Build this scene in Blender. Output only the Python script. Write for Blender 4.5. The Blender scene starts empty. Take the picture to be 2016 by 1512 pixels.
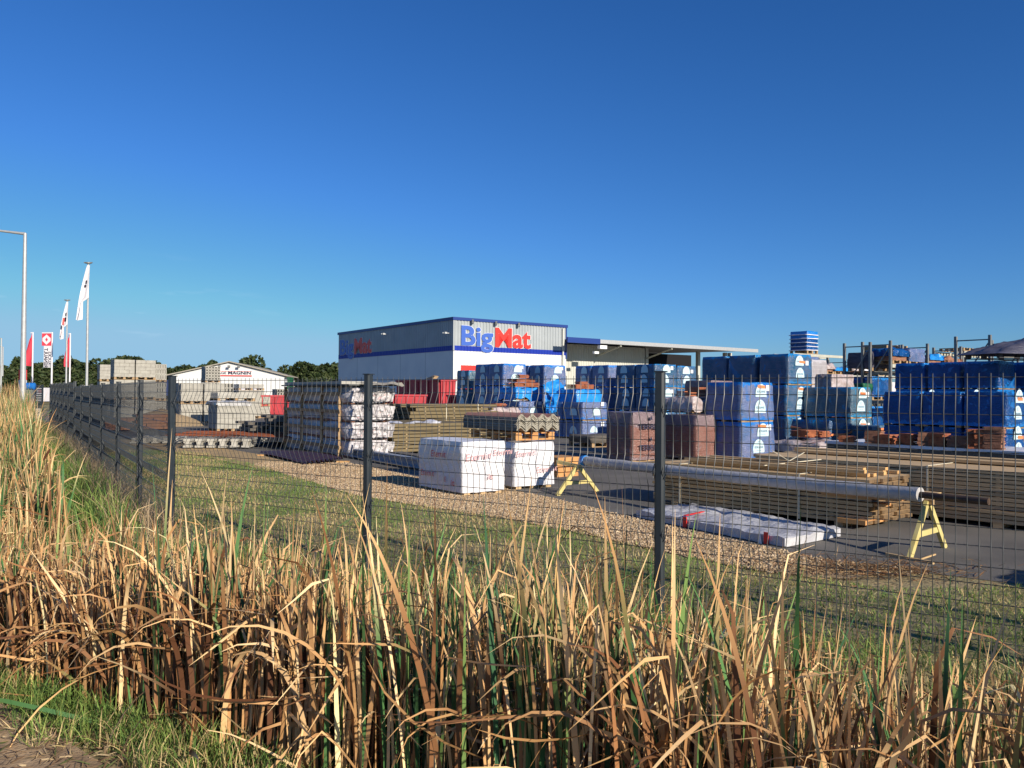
import bpy, math, random
import numpy as np
from mathutils import Vector, Matrix, Euler, noise
R = math.radians
random.seed(7); rng = np.random.default_rng(7)
C = bpy.data.collections.new("Scene"); scene = bpy.context.scene; scene.collection.children.link(C)

# ------------------------------------------------------------------ camera, sky, sun, exposure
CAMH = 1.45; FPX = 1600.0; PITCH = math.atan(21/FPX); ROLL = .007
cd = bpy.data.cameras.new("camera"); cam = bpy.data.objects.new("camera", cd); C.objects.link(cam)
cd.sensor_width = 36; cd.lens = 36*FPX/2016; cd.clip_start = .05; cd.clip_end = 6000
CR = Euler((R(90)+PITCH, 0, 0)).to_matrix() @ Matrix.Rotation(ROLL, 3, 'Z')
cam.matrix_world = Matrix.Translation((0,0,CAMH)) @ CR.to_4x4()
scene.camera = cam
scene.render.resolution_x = 1024; scene.render.resolution_y = 768
SUN_EL, SUN_AZ = R(22.5), R(140)
L = Vector((math.sin(SUN_AZ)*math.cos(SUN_EL), math.cos(SUN_AZ)*math.cos(SUN_EL), math.sin(SUN_EL)))
sd = bpy.data.lights.new("sun", 'SUN'); so = bpy.data.objects.new("sun", sd); C.objects.link(so)
sd.energy = 5.0; sd.angle = R(.53); sd.color = (1, .90, .76)
so.rotation_euler = L.to_track_quat('Z', 'Y').to_euler(); so.location = (20, -20, 20)
W = bpy.data.worlds.new("World"); scene.world = W; W.use_nodes = True
wn = W.node_tree; wn.nodes.clear()
wo = wn.nodes.new('ShaderNodeOutputWorld'); bg = wn.nodes.new('ShaderNodeBackground')
sky = wn.nodes.new('ShaderNodeTexSky'); sky.sky_type = 'NISHITA'; sky.sun_disc = False
sky.sun_elevation = SUN_EL; sky.sun_rotation = SUN_AZ; sky.air_density = 1.0; sky.dust_density = .3; sky.ozone_density = 3.0; sky.altitude = 100
hs = wn.nodes.new('ShaderNodeHueSaturation'); hs.inputs['Saturation'].default_value = 1.0; hs.inputs['Value'].default_value = 1.0
# deepen the blue: the Nishita sky is paler and greener than the photographed one (per-channel power curve, same everywhere)
sepc = wn.nodes.new('ShaderNodeSeparateColor'); comb = wn.nodes.new('ShaderNodeCombineColor'); wn.links.new(sky.outputs[0], sepc.inputs[0])
for ch_, (g_, k_, cap_) in enumerate(((1.425, .465, .33), (1.17, .665, .60), (1.10, 1.04, .84))):
    m1 = wn.nodes.new('ShaderNodeMath'); m1.operation = 'MULTIPLY'; m1.inputs[1].default_value = .13; wn.links.new(sepc.outputs[ch_], m1.inputs[0])
    m2 = wn.nodes.new('ShaderNodeMath'); m2.operation = 'POWER'; m2.inputs[1].default_value = g_; wn.links.new(m1.outputs[0], m2.inputs[0])
    m3 = wn.nodes.new('ShaderNodeMath'); m3.operation = 'MULTIPLY'; m3.inputs[1].default_value = k_; wn.links.new(m2.outputs[0], m3.inputs[0])
    m4 = wn.nodes.new('ShaderNodeMath'); m4.operation = 'SMOOTH_MIN'; m4.inputs[1].default_value = cap_; m4.inputs[2].default_value = .06; wn.links.new(m3.outputs[0], m4.inputs[0])
    m5 = wn.nodes.new('ShaderNodeMath'); m5.operation = 'DIVIDE'; m5.inputs[1].default_value = .13; wn.links.new(m4.outputs[0], m5.inputs[0])
    wn.links.new(m5.outputs[0], comb.inputs[ch_])
wn.links.new(comb.outputs[0], hs.inputs['Color'])
# two faint wisps of cirrus low over the trees, fixed in the sky by direction
tc = wn.nodes.new('ShaderNodeTexCoord'); nz = wn.nodes.new('ShaderNodeTexNoise'); mpg = wn.nodes.new('ShaderNodeMapping')
mpg.inputs['Scale'].default_value = (9, 9, 60); mpg.inputs['Rotation'].default_value = (0, R(14), 0)
wn.links.new(tc.outputs['Generated'], mpg.inputs[0]); wn.links.new(mpg.outputs[0], nz.inputs['Vector']); nz.inputs['Detail'].default_value = 5
nz.inputs['Scale'].default_value = 1.3
mr = wn.nodes.new('ShaderNodeMapRange'); mr.inputs[1].default_value = .60; mr.inputs[2].default_value = .8; mr.inputs[4].default_value = .16
wn.links.new(nz.outputs[0], mr.inputs[0])
sx = wn.nodes.new('ShaderNodeSeparateXYZ'); wn.links.new(tc.outputs['Generated'], sx.inputs[0])
mz = wn.nodes.new('ShaderNodeMapRange'); mz.inputs[1].default_value = .02; mz.inputs[2].default_value = .09
wn.links.new(sx.outputs['Z'], mz.inputs[0])
mz2 = wn.nodes.new('ShaderNodeMapRange'); mz2.inputs[1].default_value = .16; mz2.inputs[2].default_value = .10
wn.links.new(sx.outputs['Z'], mz2.inputs[0])
def wmul(a, b):
    m = wn.nodes.new('ShaderNodeMath'); m.operation = 'MULTIPLY'; wn.links.new(a, m.inputs[0]); wn.links.new(b, m.inputs[1]); return m.outputs[0]
mx_ = wn.nodes.new('ShaderNodeMapRange'); mx_.inputs[1].default_value = -.25; mx_.inputs[2].default_value = -.38; wn.links.new(sx.outputs['X'], mx_.inputs[0])
fac = wmul(wmul(wmul(mr.outputs[0], mz.outputs[0]), mz2.outputs[0]), mx_.outputs[0])
mxw = wn.nodes.new('ShaderNodeMix'); mxw.data_type = 'RGBA'; wn.links.new(fac, mxw.inputs[0]); wn.links.new(hs.outputs[0], mxw.inputs[6]); mxw.inputs[7].default_value = (9, 10, 11, 1)
wn.links.new(mxw.outputs[2], bg.inputs[0]); bg.inputs[1].default_value = .098
wn.links.new(bg.outputs[0], wo.inputs[0])
scene.view_settings.view_transform = 'Standard'; scene.view_settings.look = 'None'
scene.view_settings.exposure = 0.28; scene.view_settings.gamma = 1

# ------------------------------------------------------------------ photograph pixel -> world
def ray(px, py):
    return (CR @ Vector(((px-1008)/FPX, -(py-756)/FPX, -1))).normalized()
def G(px, py, z=0.0):
    d = ray(px, py); t = (z-CAMH)/d.z; return Vector((d.x*t, d.y*t, z))
def at(px, py, D):
    d = ray(px, py); t = D/d.y; return Vector((d.x*t, D, CAMH+d.z*t))
AV = Vector((-.59, .807, 0)).normalized(); BV = Vector((.807, .59, 0)).normalized()   # yard grid: away-left, away-right
ANG = math.atan2(BV.y, BV.x)
def along(P, d, px, py=800):
    r = ray(px, py); # P + d*s = k*r (horizontal)
    det = d.x*(-r.y) + r.x*d.y
    return (-P.x*(-r.y) - r.x*P.y)/det

# ------------------------------------------------------------------ mesh builder
class MB:
    def __init__(s): s.v=[]; s.f=[]; s.m=[]; s.sm=[]
    def add(s, vs, fs, m=0, smooth=False):
        o=len(s.v); s.v += [tuple(p) for p in vs]
        for f in fs: s.f.append(tuple(i+o for i in f)); s.m.append(m); s.sm.append(smooth)
    def box(s, a, b, m=0, M=None):
        x0,y0,z0=a; x1,y1,z1=b
        vs=[(x0,y0,z0),(x1,y0,z0),(x1,y1,z0),(x0,y1,z0),(x0,y0,z1),(x1,y0,z1),(x1,y1,z1),(x0,y1,z1)]
        if M is not None: vs=[M@Vector(p) for p in vs]
        s.add(vs,[(3,2,1,0),(4,5,6,7),(0,1,5,4),(1,2,6,5),(2,3,7,6),(3,0,4,7)],m)
    def bar(s, p, q, w, h=None, m=0, up=(0,0,1)):
        p=Vector(p); q=Vector(q); h=h or w; d=(q-p); l=d.length
        if l<1e-6: return
        d/=l; u=Vector(up)
        if abs(d.dot(u))>.98: u=Vector((1,0,0))
        x=d.cross(u).normalized(); y=x.cross(d)
        vs=[]
        for e in (p,q):
            for (i,j) in ((-1,-1),(1,-1),(1,1),(-1,1)): vs.append(e+x*i*w/2+y*j*h/2)
        s.add(vs,[(0,1,2,3),(7,6,5,4),(0,4,5,1),(1,5,6,2),(2,6,7,3),(3,7,4,0)],m)
    def tube(s, pts, r, n=8, m=0, cap=True, smooth=True):
        pts=[Vector(p) for p in pts]; rs=r if isinstance(r,(list,tuple)) else [r]*len(pts)
        o=len(s.v); prev=None
        for i,p in enumerate(pts):
            d=(pts[min(i+1,len(pts)-1)]-pts[max(i-1,0)]).normalized()
            u=Vector((0,0,1)) if abs(d.z)<.95 else Vector((1,0,0))
            if prev is not None: u=prev
            x=d.cross(u).normalized(); y=x.cross(d).normalized(); prev=y
            for k in range(n):
                t=2*math.pi*k/n; s.v.append(tuple(p+x*math.cos(t)*rs[i]+y*math.sin(t)*rs[i]))
        for i in range(len(pts)-1):
            for k in range(n):
                a=o+i*n+k; b=o+i*n+(k+1)%n; s.f.append((a,b,b+n,a+n)); s.m.append(m); s.sm.append(smooth)
        if cap:
            s.f.append(tuple(o+k for k in range(n))[::-1]); s.m.append(m); s.sm.append(False)
            s.f.append(tuple(o+(len(pts)-1)*n+k for k in range(n))); s.m.append(m); s.sm.append(False)
    def mesh(s, name, mats):
        me=bpy.data.meshes.new(name); me.from_pydata(s.v,[],s.f)
        for mt in mats: me.materials.append(mt)
        me.polygons.foreach_set('material_index', s.m); me.polygons.foreach_set('use_smooth', s.sm); me.update()
        if any(s.sm): me.set_sharp_from_angle(angle=R(48))
        return me
def obj(name, mb, mats, parent=None, me=None):
    mats = mats if isinstance(mats,(list,tuple)) else [mats]
    if me is None: me = mb.mesh(name, mats) if isinstance(mb, MB) else mb
    o=bpy.data.objects.new(name, me); C.objects.link(o)
    if parent: o.parent=parent
    return o
def tag(o, label=None, cat=None, group=None, kind=None):
    if label: o['label']=label
    if cat: o['category']=cat
    if group: o['group']=group
    if kind: o['kind']=kind
    return o
def thing(name, label, cat, loc=(0,0,0), rz=0, group=None):
    o=bpy.data.objects.new(name, None); C.objects.link(o); o.location=loc; o.rotation_euler=(0,0,rz)
    return tag(o,label,cat,group)
def dup(root, loc, rz, label, group=None):
    r=root.copy(); C.objects.link(r); r.location=loc; r.rotation_euler=(0,0,rz)
    tag(r,label,None,group)
    def rec(src, dst):
        for ch in list(src.children):
            c=ch.copy(); C.objects.link(c); c.parent=dst; rec(ch,c)
    rec(root,r); return r

# ------------------------------------------------------------------ materials
def mat(name, c1, c2=None, scale=4, rough=.8, bump=0, bscale=30, stretch=None, metal=0, detail=5, spec=.3, thr=(.35,.65), dist=.01):
    m=bpy.data.materials.new(name); m.use_nodes=True; n=m.node_tree; p=n.nodes['Principled BSDF']
    p.inputs['Roughness'].default_value=rough; p.inputs['Metallic'].default_value=metal; p.inputs['Specular IOR Level'].default_value=spec
    p.inputs['Base Color'].default_value=(*c1,1)
    tc=n.nodes.new('ShaderNodeTexCoord'); vec=tc.outputs['Object']
    if stretch:
        mp=n.nodes.new('ShaderNodeMapping'); mp.inputs['Scale'].default_value=stretch; n.links.new(vec,mp.inputs[0]); vec=mp.outputs[0]
    if c2:
        t=n.nodes.new('ShaderNodeTexNoise'); t.inputs['Scale'].default_value=scale; t.inputs['Detail'].default_value=detail; n.links.new(vec,t.inputs['Vector'])
        mr=n.nodes.new('ShaderNodeMapRange'); mr.inputs[1].default_value=thr[0]; mr.inputs[2].default_value=thr[1]; n.links.new(t.outputs[0],mr.inputs[0])
        mx=n.nodes.new('ShaderNodeMix'); mx.data_type='RGBA'; n.links.new(mr.outputs[0],mx.inputs[0]); mx.inputs[6].default_value=(*c1,1); mx.inputs[7].default_value=(*c2,1)
        n.links.new(mx.outputs[2],p.inputs['Base Color'])
    if bump:
        t=n.nodes.new('ShaderNodeTexNoise'); t.inputs['Scale'].default_value=bscale; t.inputs['Detail'].default_value=6; n.links.new(vec,t.inputs['Vector'])
        b=n.nodes.new('ShaderNodeBump'); b.inputs['Strength'].default_value=bump; b.inputs['Distance'].default_value=dist; n.links.new(t.outputs[0],b.inputs['Height']); n.links.new(b.outputs[0],p.inputs['Normal'])
    return m
def attrmat(name, rough=.7, transl=.25, spec=.2):
    m=bpy.data.materials.new(name); m.use_nodes=True; n=m.node_tree; p=n.nodes['Principled BSDF']; out=n.nodes['Material Output']
    a=n.nodes.new('ShaderNodeAttribute'); a.attribute_name='Col'
    p.inputs['Roughness'].default_value=rough; p.inputs['Specular IOR Level'].default_value=spec
    n.links.new(a.outputs['Color'],p.inputs['Base Color'])
    if transl:
        tr=n.nodes.new('ShaderNodeBsdfTranslucent'); n.links.new(a.outputs['Color'],tr.inputs[0])
        mx=n.nodes.new('ShaderNodeMixShader'); mx.inputs[0].default_value=transl
        n.links.new(p.outputs[0],mx.inputs[1]); n.links.new(tr.outputs[0],mx.inputs[2]); n.links.new(mx.outputs[0],out.inputs[0])
    return m
M={}
M['white']=mat('white_wall',(.74,.74,.71),(.66,.67,.66),scale=.6,rough=.6)
M['clad_grey']=mat('grey_cladding',(.33,.36,.37),(.38,.41,.42),scale=.7,rough=.45)
M['band_blue']=mat('band_blue',(.012,.035,.33),rough=.4)
M['trim_blue']=mat('trim_blue',(.02,.05,.22),rough=.4)
M['let_blue']=mat('letter_blue',(.055,.13,.48),rough=.4)
M['let_red']=mat('letter_red',(.80,.045,.035),rough=.4)
M['let_edge']=mat('letter_edge',(.8,.8,.78),rough=.4)
M['beige']=mat('beige_cladding',(.50,.50,.44),(.56,.56,.50),scale=.5,rough=.6)
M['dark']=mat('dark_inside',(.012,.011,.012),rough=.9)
M['steel']=mat('galvanised_steel',(.42,.43,.43),(.50,.50,.49),scale=8,rough=.45,metal=.3)
M['rack']=mat('rack_steel',(.17,.18,.18),(.24,.24,.22),scale=6,rough=.5,metal=.2)
M['rackb']=mat('rack_beam',(.50,.49,.40),(.42,.41,.34),scale=5,rough=.6)
M['fence']=mat('fence_coating',(.022,.029,.036),(.028,.036,.043),scale=9,rough=.42,spec=.5)
M['wire']=mat('fence_wire',(.038,.043,.047),(.06,.064,.066),scale=20,rough=.4,spec=.6)
M['wood']=mat('pale_wood',(.44,.30,.16),(.33,.21,.11),scale=5,rough=.8,stretch=(1,1,6),bump=.3)
M['woody']=mat('yellow_wood',(.62,.53,.22),(.52,.42,.15),scale=5,rough=.75,bump=.2)
M['woodo']=mat('orange_wood',(.60,.32,.12),(.50,.24,.09),scale=6,rough=.8)
def plankmat(name,c1,c2):
    # long grain streaks along the plank (object x)
    return mat(name,c1,c2,scale=6,rough=.8,stretch=(.35,7,7),bump=.35,bscale=12,thr=(.3,.7))
M['plank']=plankmat('plank_tan',(.62,.43,.22),(.44,.30,.15))
M['plank2']=plankmat('plank_brown',(.48,.33,.17),(.60,.43,.24))
M['plankg']=plankmat('plank_treated',(.21,.16,.085),(.14,.11,.058))
M['plankd']=plankmat('plank_weathered',(.16,.14,.115),(.09,.08,.07))
M['pend']=mat('plank_end',(.66,.40,.17),(.50,.28,.11),scale=14,rough=.85)
M['pendd']=mat('shaded_plank_end',(.20,.13,.07),(.13,.085,.045),scale=14,rough=.85)  # end tone darkened so the sunlit plank ends look shaded
M['concrete']=mat('concrete_block',(.43,.41,.35),(.34,.32,.275),scale=5,rough=.95,bump=.5,bscale=60)
M['concrete2']=mat('concrete_pale',(.50,.48,.42),(.38,.36,.31),scale=5,rough=.95,bump=.5,bscale=60)
M['cdark']=mat('block_hollow_shade',(.05,.048,.042),rough=.95)  # dark core behind hollow faces, cavity shade put into the colour
M['red']=mat('skip_red',(.50,.055,.065),(.38,.04,.05),scale=2.5,rough=.5,bump=.1,bscale=5)
M['redflag']=mat('flag_red',(.72,.06,.09),(.66,.05,.08),scale=1,rough=.8)
M['flagwhite']=mat('flag_white',(.78,.75,.77),(.70,.68,.71),scale=1,rough=.8)
M['ink']=mat('ink_dark',(.03,.03,.06),rough=.7)
M['inkred']=mat('ink_red',(.60,.10,.09),rough=.7)
M['inkpink']=mat('ink_pink',(.70,.40,.40),rough=.7)
M['tile']=mat('clay_tile',(.46,.16,.07),(.28,.09,.045),scale=9,rough=.85,bump=.4,bscale=40)
M['tiled']=mat('clay_tile_brown',(.22,.10,.06),(.33,.165,.105),scale=9,rough=.85,bump=.4,bscale=40)
M['brick']=mat('brown_brick',(.30,.135,.065),(.19,.085,.045),scale=7,rough=.9,bump=.4)
M['rust']=mat('rusty_steel',(.26,.075,.03),(.14,.045,.025),scale=12,rough=.85,bump=.3)
M['oldtube']=mat('old_tube',(.045,.03,.025),(.09,.055,.035),scale=9,rough=.6)
M['maroon']=mat('maroon_sheet',(.12,.045,.05),(.09,.035,.042),scale=4,rough=.5)
M['fibre']=mat('fibre_cement',(.40,.37,.30),(.32,.29,.235),scale=9,rough=.9,bump=.3)
M['fibre2']=mat('dusty_film',(.46,.45,.43),(.38,.37,.36),scale=5,rough=.4,bump=.6,bscale=8)
M['fibred']=mat('fibre_cement_dark',(.10,.105,.10),(.14,.14,.13),scale=9,rough=.9,bump=.3)  # dark sheet; also paints shade on the corrugated stack's left side
M['fibrer']=mat('fibre_cement_top',(.40,.20,.155),(.32,.16,.13),scale=9,rough=.9)
M['leafbark']=mat('bark',(.09,.07,.05),(.05,.04,.03),scale=6,rough=.95,bump=.6)
M['pipe']=mat('film_roll_wrap',(.50,.48,.46),(.38,.37,.37),scale=5,rough=.5,stretch=(5,1,1),bump=.3,bscale=8)
M['beam']=mat('galvanised_beam',(.26,.30,.36),(.33,.36,.41),scale=2,rough=.5,metal=.2)
M['strap']=mat('strap',(.66,.60,.45),rough=.6)
M['straporange']=mat('strap_orange',(.80,.25,.09),rough=.5)
M['paper']=mat('paper_note',(.80,.80,.80),rough=.7)
M['green']=mat('green_plastic',(.015,.11,.05),rough=.5)
M['dgreen']=mat('dark_green_panel',(.01,.06,.035),rough=.6)
M['stone']=mat('pale_stone',(.52,.47,.36),(.38,.34,.26),scale=9,rough=.95,bump=.6)
M['bluetank']=mat('tank_blue',(.02,.16,.52),rough=.3)
M['rubber']=mat('rubber',(.02,.02,.02),rough=.8)
M['glass']=mat('window_glass',(.03,.04,.05),rough=.1,spec=.8)
M['netting']=mat('dark_netting',(.085,.085,.12),(.05,.05,.075),scale=2,rough=.45,stretch=(1,1,5),bump=.8,bscale=3,dist=.06)
M['blacknet']=mat('black_cover',(.02,.02,.025),(.035,.035,.04),scale=3,rough=.5)

def filmmat(name, c1, c2, film, rough=.22, topfilm=.80, linec=(.12,.12,.16), h=.88, rows=4, bumps=.65, filmamt=.5):
    """stretch wrap over courses of tiles: course lines, patchy film tint, coloured film turned over the top edge"""
    m=bpy.data.materials.new(name); m.use_nodes=True; n=m.node_tree; p=n.nodes['Principled BSDF']; lk=n.links.new
    p.inputs['Roughness'].default_value=rough; p.inputs['Specular IOR Level'].default_value=.4
    tc=n.nodes.new('ShaderNodeTexCoord'); sp=n.nodes.new('ShaderNodeSeparateXYZ'); lk(tc.outputs['Object'],sp.inputs[0])
    oi=n.nodes.new('ShaderNodeObjectInfo')
    add=n.nodes.new('ShaderNodeVectorMath'); add.operation='ADD'; lk(tc.outputs['Object'],add.inputs[0])
    cm=n.nodes.new('ShaderNodeCombineXYZ'); ml=n.nodes.new('ShaderNodeMath'); ml.operation='MULTIPLY'; ml.inputs[1].default_value=37; lk(oi.outputs['Random'],ml.inputs[0]); lk(ml.outputs[0],cm.inputs[0]); lk(cm.outputs[0],add.inputs[1])
    def noise_(sc,det=4,dist=0):
        t=n.nodes.new('ShaderNodeTexNoise'); t.inputs['Scale'].default_value=sc; t.inputs['Detail'].default_value=det; t.inputs['Distortion'].default_value=dist; lk(add.outputs[0],t.inputs['Vector']); return t.outputs[0]
    def rng_(x,a,b,c=0,d=1):
        r=n.nodes.new('ShaderNodeMapRange'); r.inputs[1].default_value=a; r.inputs[2].default_value=b; r.inputs[3].default_value=c; r.inputs[4].default_value=d; lk(x,r.inputs[0]); return r.outputs[0]
    def mix_(f,a,b):
        x=n.nodes.new('ShaderNodeMix'); x.data_type='RGBA'; lk(f,x.inputs[0])
        for i,v in ((6,a),(7,b)):
            if isinstance(v,tuple): x.inputs[i].default_value=(*v,1)
            else: lk(v,x.inputs[i])
        return x.outputs[2]
    def mth(op,a,b=0.):
        x=n.nodes.new('ShaderNodeMath'); x.operation=op
        for i,v in ((0,a),(1,b)):
            if isinstance(v,(int,float)): x.inputs[i].default_value=v
            else: lk(v,x.inputs[i])
        return x.outputs[0]
    col=mix_(rng_(noise_(3.5,5),.35,.65),c1,c2)
    fr=mth('FRACT',mth('MULTIPLY',sp.outputs['Z'],rows/h))
    line=mth('LESS_THAN',fr,.05)
    col=mix_(mth('MULTIPLY',line,.55),col,linec)
    # vertical tile joints
    fx=mth('FRACT',mth('MULTIPLY',mth('ADD',sp.outputs['X'],sp.outputs['Y']),2.9)); ln2=mth('LESS_THAN',fx,.035)
    col=mix_(mth('MULTIPLY',ln2,.28),col,linec)
    zn=mth('ADD',mth('DIVIDE',sp.outputs['Z'],h),mth('MULTIPLY',mth('SUBTRACT',noise_(5,3,1.5),.5),.30))
    top=rng_(zn,topfilm,topfilm+.03)
    bot=rng_(zn,.13,.09)
    pat=rng_(noise_(2.2,3,2.0),.60,.66,0,filmamt)
    f=mth('MAXIMUM',mth('MAXIMUM',top,mth('MULTIPLY',bot,.85)),pat)
    col=mix_(f,col,film)
    lk(col,p.inputs['Base Color'])
    wv=n.nodes.new('ShaderNodeTexNoise'); wv.inputs['Scale'].default_value=5; wv.inputs['Detail'].default_value=5; wv.inputs['Distortion'].default_value=2.5; wv.inputs['Roughness'].default_value=.6
    mp=n.nodes.new('ShaderNodeMapping'); mp.inputs['Scale'].default_value=(1,1,2.6); mp.inputs['Rotation'].default_value=(.3,.3,.2); lk(add.outputs[0],mp.inputs[0]); lk(mp.outputs[0],wv.inputs['Vector'])
    b=n.nodes.new('ShaderNodeBump'); b.inputs['Strength'].default_value=bumps; b.inputs['Distance'].default_value=.05; lk(wv.outputs[0],b.inputs['Height']); lk(b.outputs[0],p.inputs['Normal'])
    return m
M['f_lilac']=filmmat('film_lilac',(.09,.15,.30),(.16,.19,.34),(.010,.17,.55),topfilm=.90,filmamt=.5)
M['f_teal']=filmmat('film_teal',(.025,.10,.19),(.08,.13,.23),(.004,.18,.48),topfilm=.93,filmamt=.55)
M['f_blue']=filmmat('film_blue',(.003,.055,.20),(.006,.08,.28),(.012,.20,.60),topfilm=.88,filmamt=.6,linec=(.01,.05,.3))
M['f_cyan']=filmmat('film_cyan',(.05,.11,.165),(.11,.18,.235),(.01,.24,.50),topfilm=.93,filmamt=.6)
M['f_clay']=filmmat('film_clay',(.22,.105,.085),(.27,.13,.10),(.22,.16,.17),topfilm=.86,filmamt=.5,linec=(.08,.035,.03),rows=8)
M['f_box']=filmmat('film_boxes',(.36,.34,.36),(.42,.39,.41),(.5,.48,.52),rows=6,filmamt=.2,topfilm=.97,linec=(.7,.7,.72))
M['f_white']=mat('white_film',(.78,.77,.78),(.66,.66,.70),scale=2.5,rough=.38,bump=.9,bscale=3.5,stretch=(1,1,1.6),dist=.05,spec=.4)
M['f_sheet']=mat('dull_white_film',(.60,.60,.61),(.42,.42,.45),scale=3,rough=.35,bump=1,bscale=6,dist=.05,spec=.45)
M['f_crum']=mat('white_film_crumpled',(.62,.60,.60),(.50,.46,.47),scale=9,rough=.45,bump=1,bscale=8,dist=.07)
M['tornfilm']=mat('torn_blue_film',(.015,.20,.62),(.03,.30,.70),scale=4,rough=.25,bump=.9,bscale=6,dist=.05)
M['clearfilm']=mat('clear_film_over_goods',(.34,.26,.24),(.50,.44,.44),scale=7,rough=.25,bump=.9,bscale=8,dist=.05)
M['lab']=mat('label_pale',(.55,.72,.76),rough=.5)
M['labtx']=mat('label_ink',(.03,.10,.20),rough=.6)

# ------------------------------------------------------------------ text
def textdata(s, size=1, bold=.0, extrude=0, space=1, align='LEFT'):
    c=bpy.data.curves.new('lettering','FONT'); c.body=s; c.size=size; c.offset=bold; c.extrude=extrude; c.space_character=space; c.align_x=align; c.resolution_u=3
    o=bpy.data.objects.new('lettering',c); C.objects.link(o); dg=bpy.context.evaluated_depsgraph_get(); dg.update()
    me=bpy.data.meshes.new_from_object(o.evaluated_get(dg)); vs=[v.co.copy() for v in me.vertices]; fs=[tuple(p.vertices) for p in me.polygons]
    bpy.data.objects.remove(o); bpy.data.meshes.remove(me); return vs,fs
def puttext(mb, s, O, ex, ey, size, bold=0, extrude=0, m=0, width=None, flip=False, space=1):
    """write s with its origin at O, baseline along ex, up along ey"""
    vs,fs=textdata(s,1,bold,extrude,space); w=max(v.x for v in vs)-min(v.x for v in vs); x0=min(v.x for v in vs)
    sx=(width/w) if width else size
    ez=Vector(ex).cross(Vector(ey)); O=Vector(O); ex=Vector(ex); ey=Vector(ey)
    mb.add([O+ex*((v.x-x0)*sx)+ey*(v.y*size)+ez*v.z for v in vs], fs, m)

# ------------------------------------------------------------------ terrain
FA0=Vector((-3.38,8.1,0)); FB_D=Vector((.855,-.518,0)).normalized(); FA_D=Vector((-.5254,.8508,0)).normalized()
NB=Vector((-FB_D.y*-1, 0,0)); NB=Vector((FB_D.y, -FB_D.x, 0))      # outward (towards the road)
NA=Vector((-FA_D.y, FA_D.x, 0));
if NA.x>0: NA=-NA
if NB.y>0: NB=-NB
def uu(x,y):
    ub=(x-FA0.x)*NB.x+(y-FA0.y)*NB.y; ua=(x-FA0.x)*NA.x+(y-FA0.y)*NA.y
    return np.maximum(ua,ub), ua, ub
def sstep(x,a,b):
    t=np.clip((x-a)/(b-a),0,1); return t*t*(3-2*t)
def hz(x,y):
    u,ua,ub=uu(x,y)
    d=-.62*sstep(u,.35,1.15)*(1-sstep(u,2.35,3.05))
    far=np.sqrt(x*x+y*y); d=d*(1-sstep(far,38,48))
    return d+ .03*np.sin(x*2.1+y*1.3)*sstep(u,.2,.5)*(1-sstep(u,3.2,3.6))
def hz1(x,y): return float(hz(np.array(x),np.array(y)))
xs=np.concatenate([[-2500,-900,-300,-120,-70],np.arange(-42,14,.35),[16,20,40,80,200,700,2500]])
ys=np.concatenate([[-1500,-300,-60,-20,-8],np.arange(-3,48,.35),[52,60,90,150,300,900,3500]])
X,Y=np.meshgrid(xs,ys); Z=hz(X,Y); nx,ny=len(xs),len(ys)
mb=MB(); mb.v=[(float(a),float(b),float(c)) for a,b,c in zip(X.ravel(),Y.ravel(),Z.ravel())]
mb.f=[(j*nx+i,j*nx+i+1,(j+1)*nx+i+1,(j+1)*nx+i) for j in range(ny-1) for i in range(nx-1)]; mb.m=[0]*len(mb.f); mb.sm=[True]*len(mb.f)
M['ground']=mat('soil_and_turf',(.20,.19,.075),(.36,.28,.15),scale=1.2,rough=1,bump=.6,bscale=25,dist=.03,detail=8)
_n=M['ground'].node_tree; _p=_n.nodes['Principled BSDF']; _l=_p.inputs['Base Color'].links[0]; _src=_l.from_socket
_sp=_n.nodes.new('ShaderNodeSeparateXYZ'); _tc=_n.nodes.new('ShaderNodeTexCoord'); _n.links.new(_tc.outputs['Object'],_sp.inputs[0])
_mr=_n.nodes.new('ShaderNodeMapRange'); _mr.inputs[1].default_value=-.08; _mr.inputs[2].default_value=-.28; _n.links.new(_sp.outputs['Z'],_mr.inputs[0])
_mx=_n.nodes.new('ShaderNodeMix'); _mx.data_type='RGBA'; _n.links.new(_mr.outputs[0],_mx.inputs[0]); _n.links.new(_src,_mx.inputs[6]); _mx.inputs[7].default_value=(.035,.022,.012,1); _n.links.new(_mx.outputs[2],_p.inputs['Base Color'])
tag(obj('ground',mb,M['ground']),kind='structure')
def flat(name, pts, z, m, lab=None):
    mb=MB(); mb.add([(p[0],p[1],z) for p in pts],[tuple(range(len(pts)))]); o=obj(name,mb,m); tag(o,kind='structure'); return o
def subflat(name, fn, x0,x1,y0,y1, z, m, st=.2):
    pass
M['asphalt']=mat('asphalt',(.105,.098,.088),(.185,.17,.148),scale=.9,rough=.92,bump=.5,bscale=90,detail=12,thr=(.3,.7))
M['gravel']=mat('gravel_bed',(.50,.37,.21),(.30,.21,.12),scale=32,rough=1,bump=.9,bscale=45,dist=.03)
M['sand']=mat('sandy_soil',(.52,.36,.17),(.34,.24,.12),scale=3,rough=1,bump=.5,bscale=40,detail=9)
M['dirt']=mat('dirt_path',(.46,.33,.20),(.24,.165,.10),scale=9,rough=1,bump=.5,bscale=70,detail=12,dist=.012)
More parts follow.
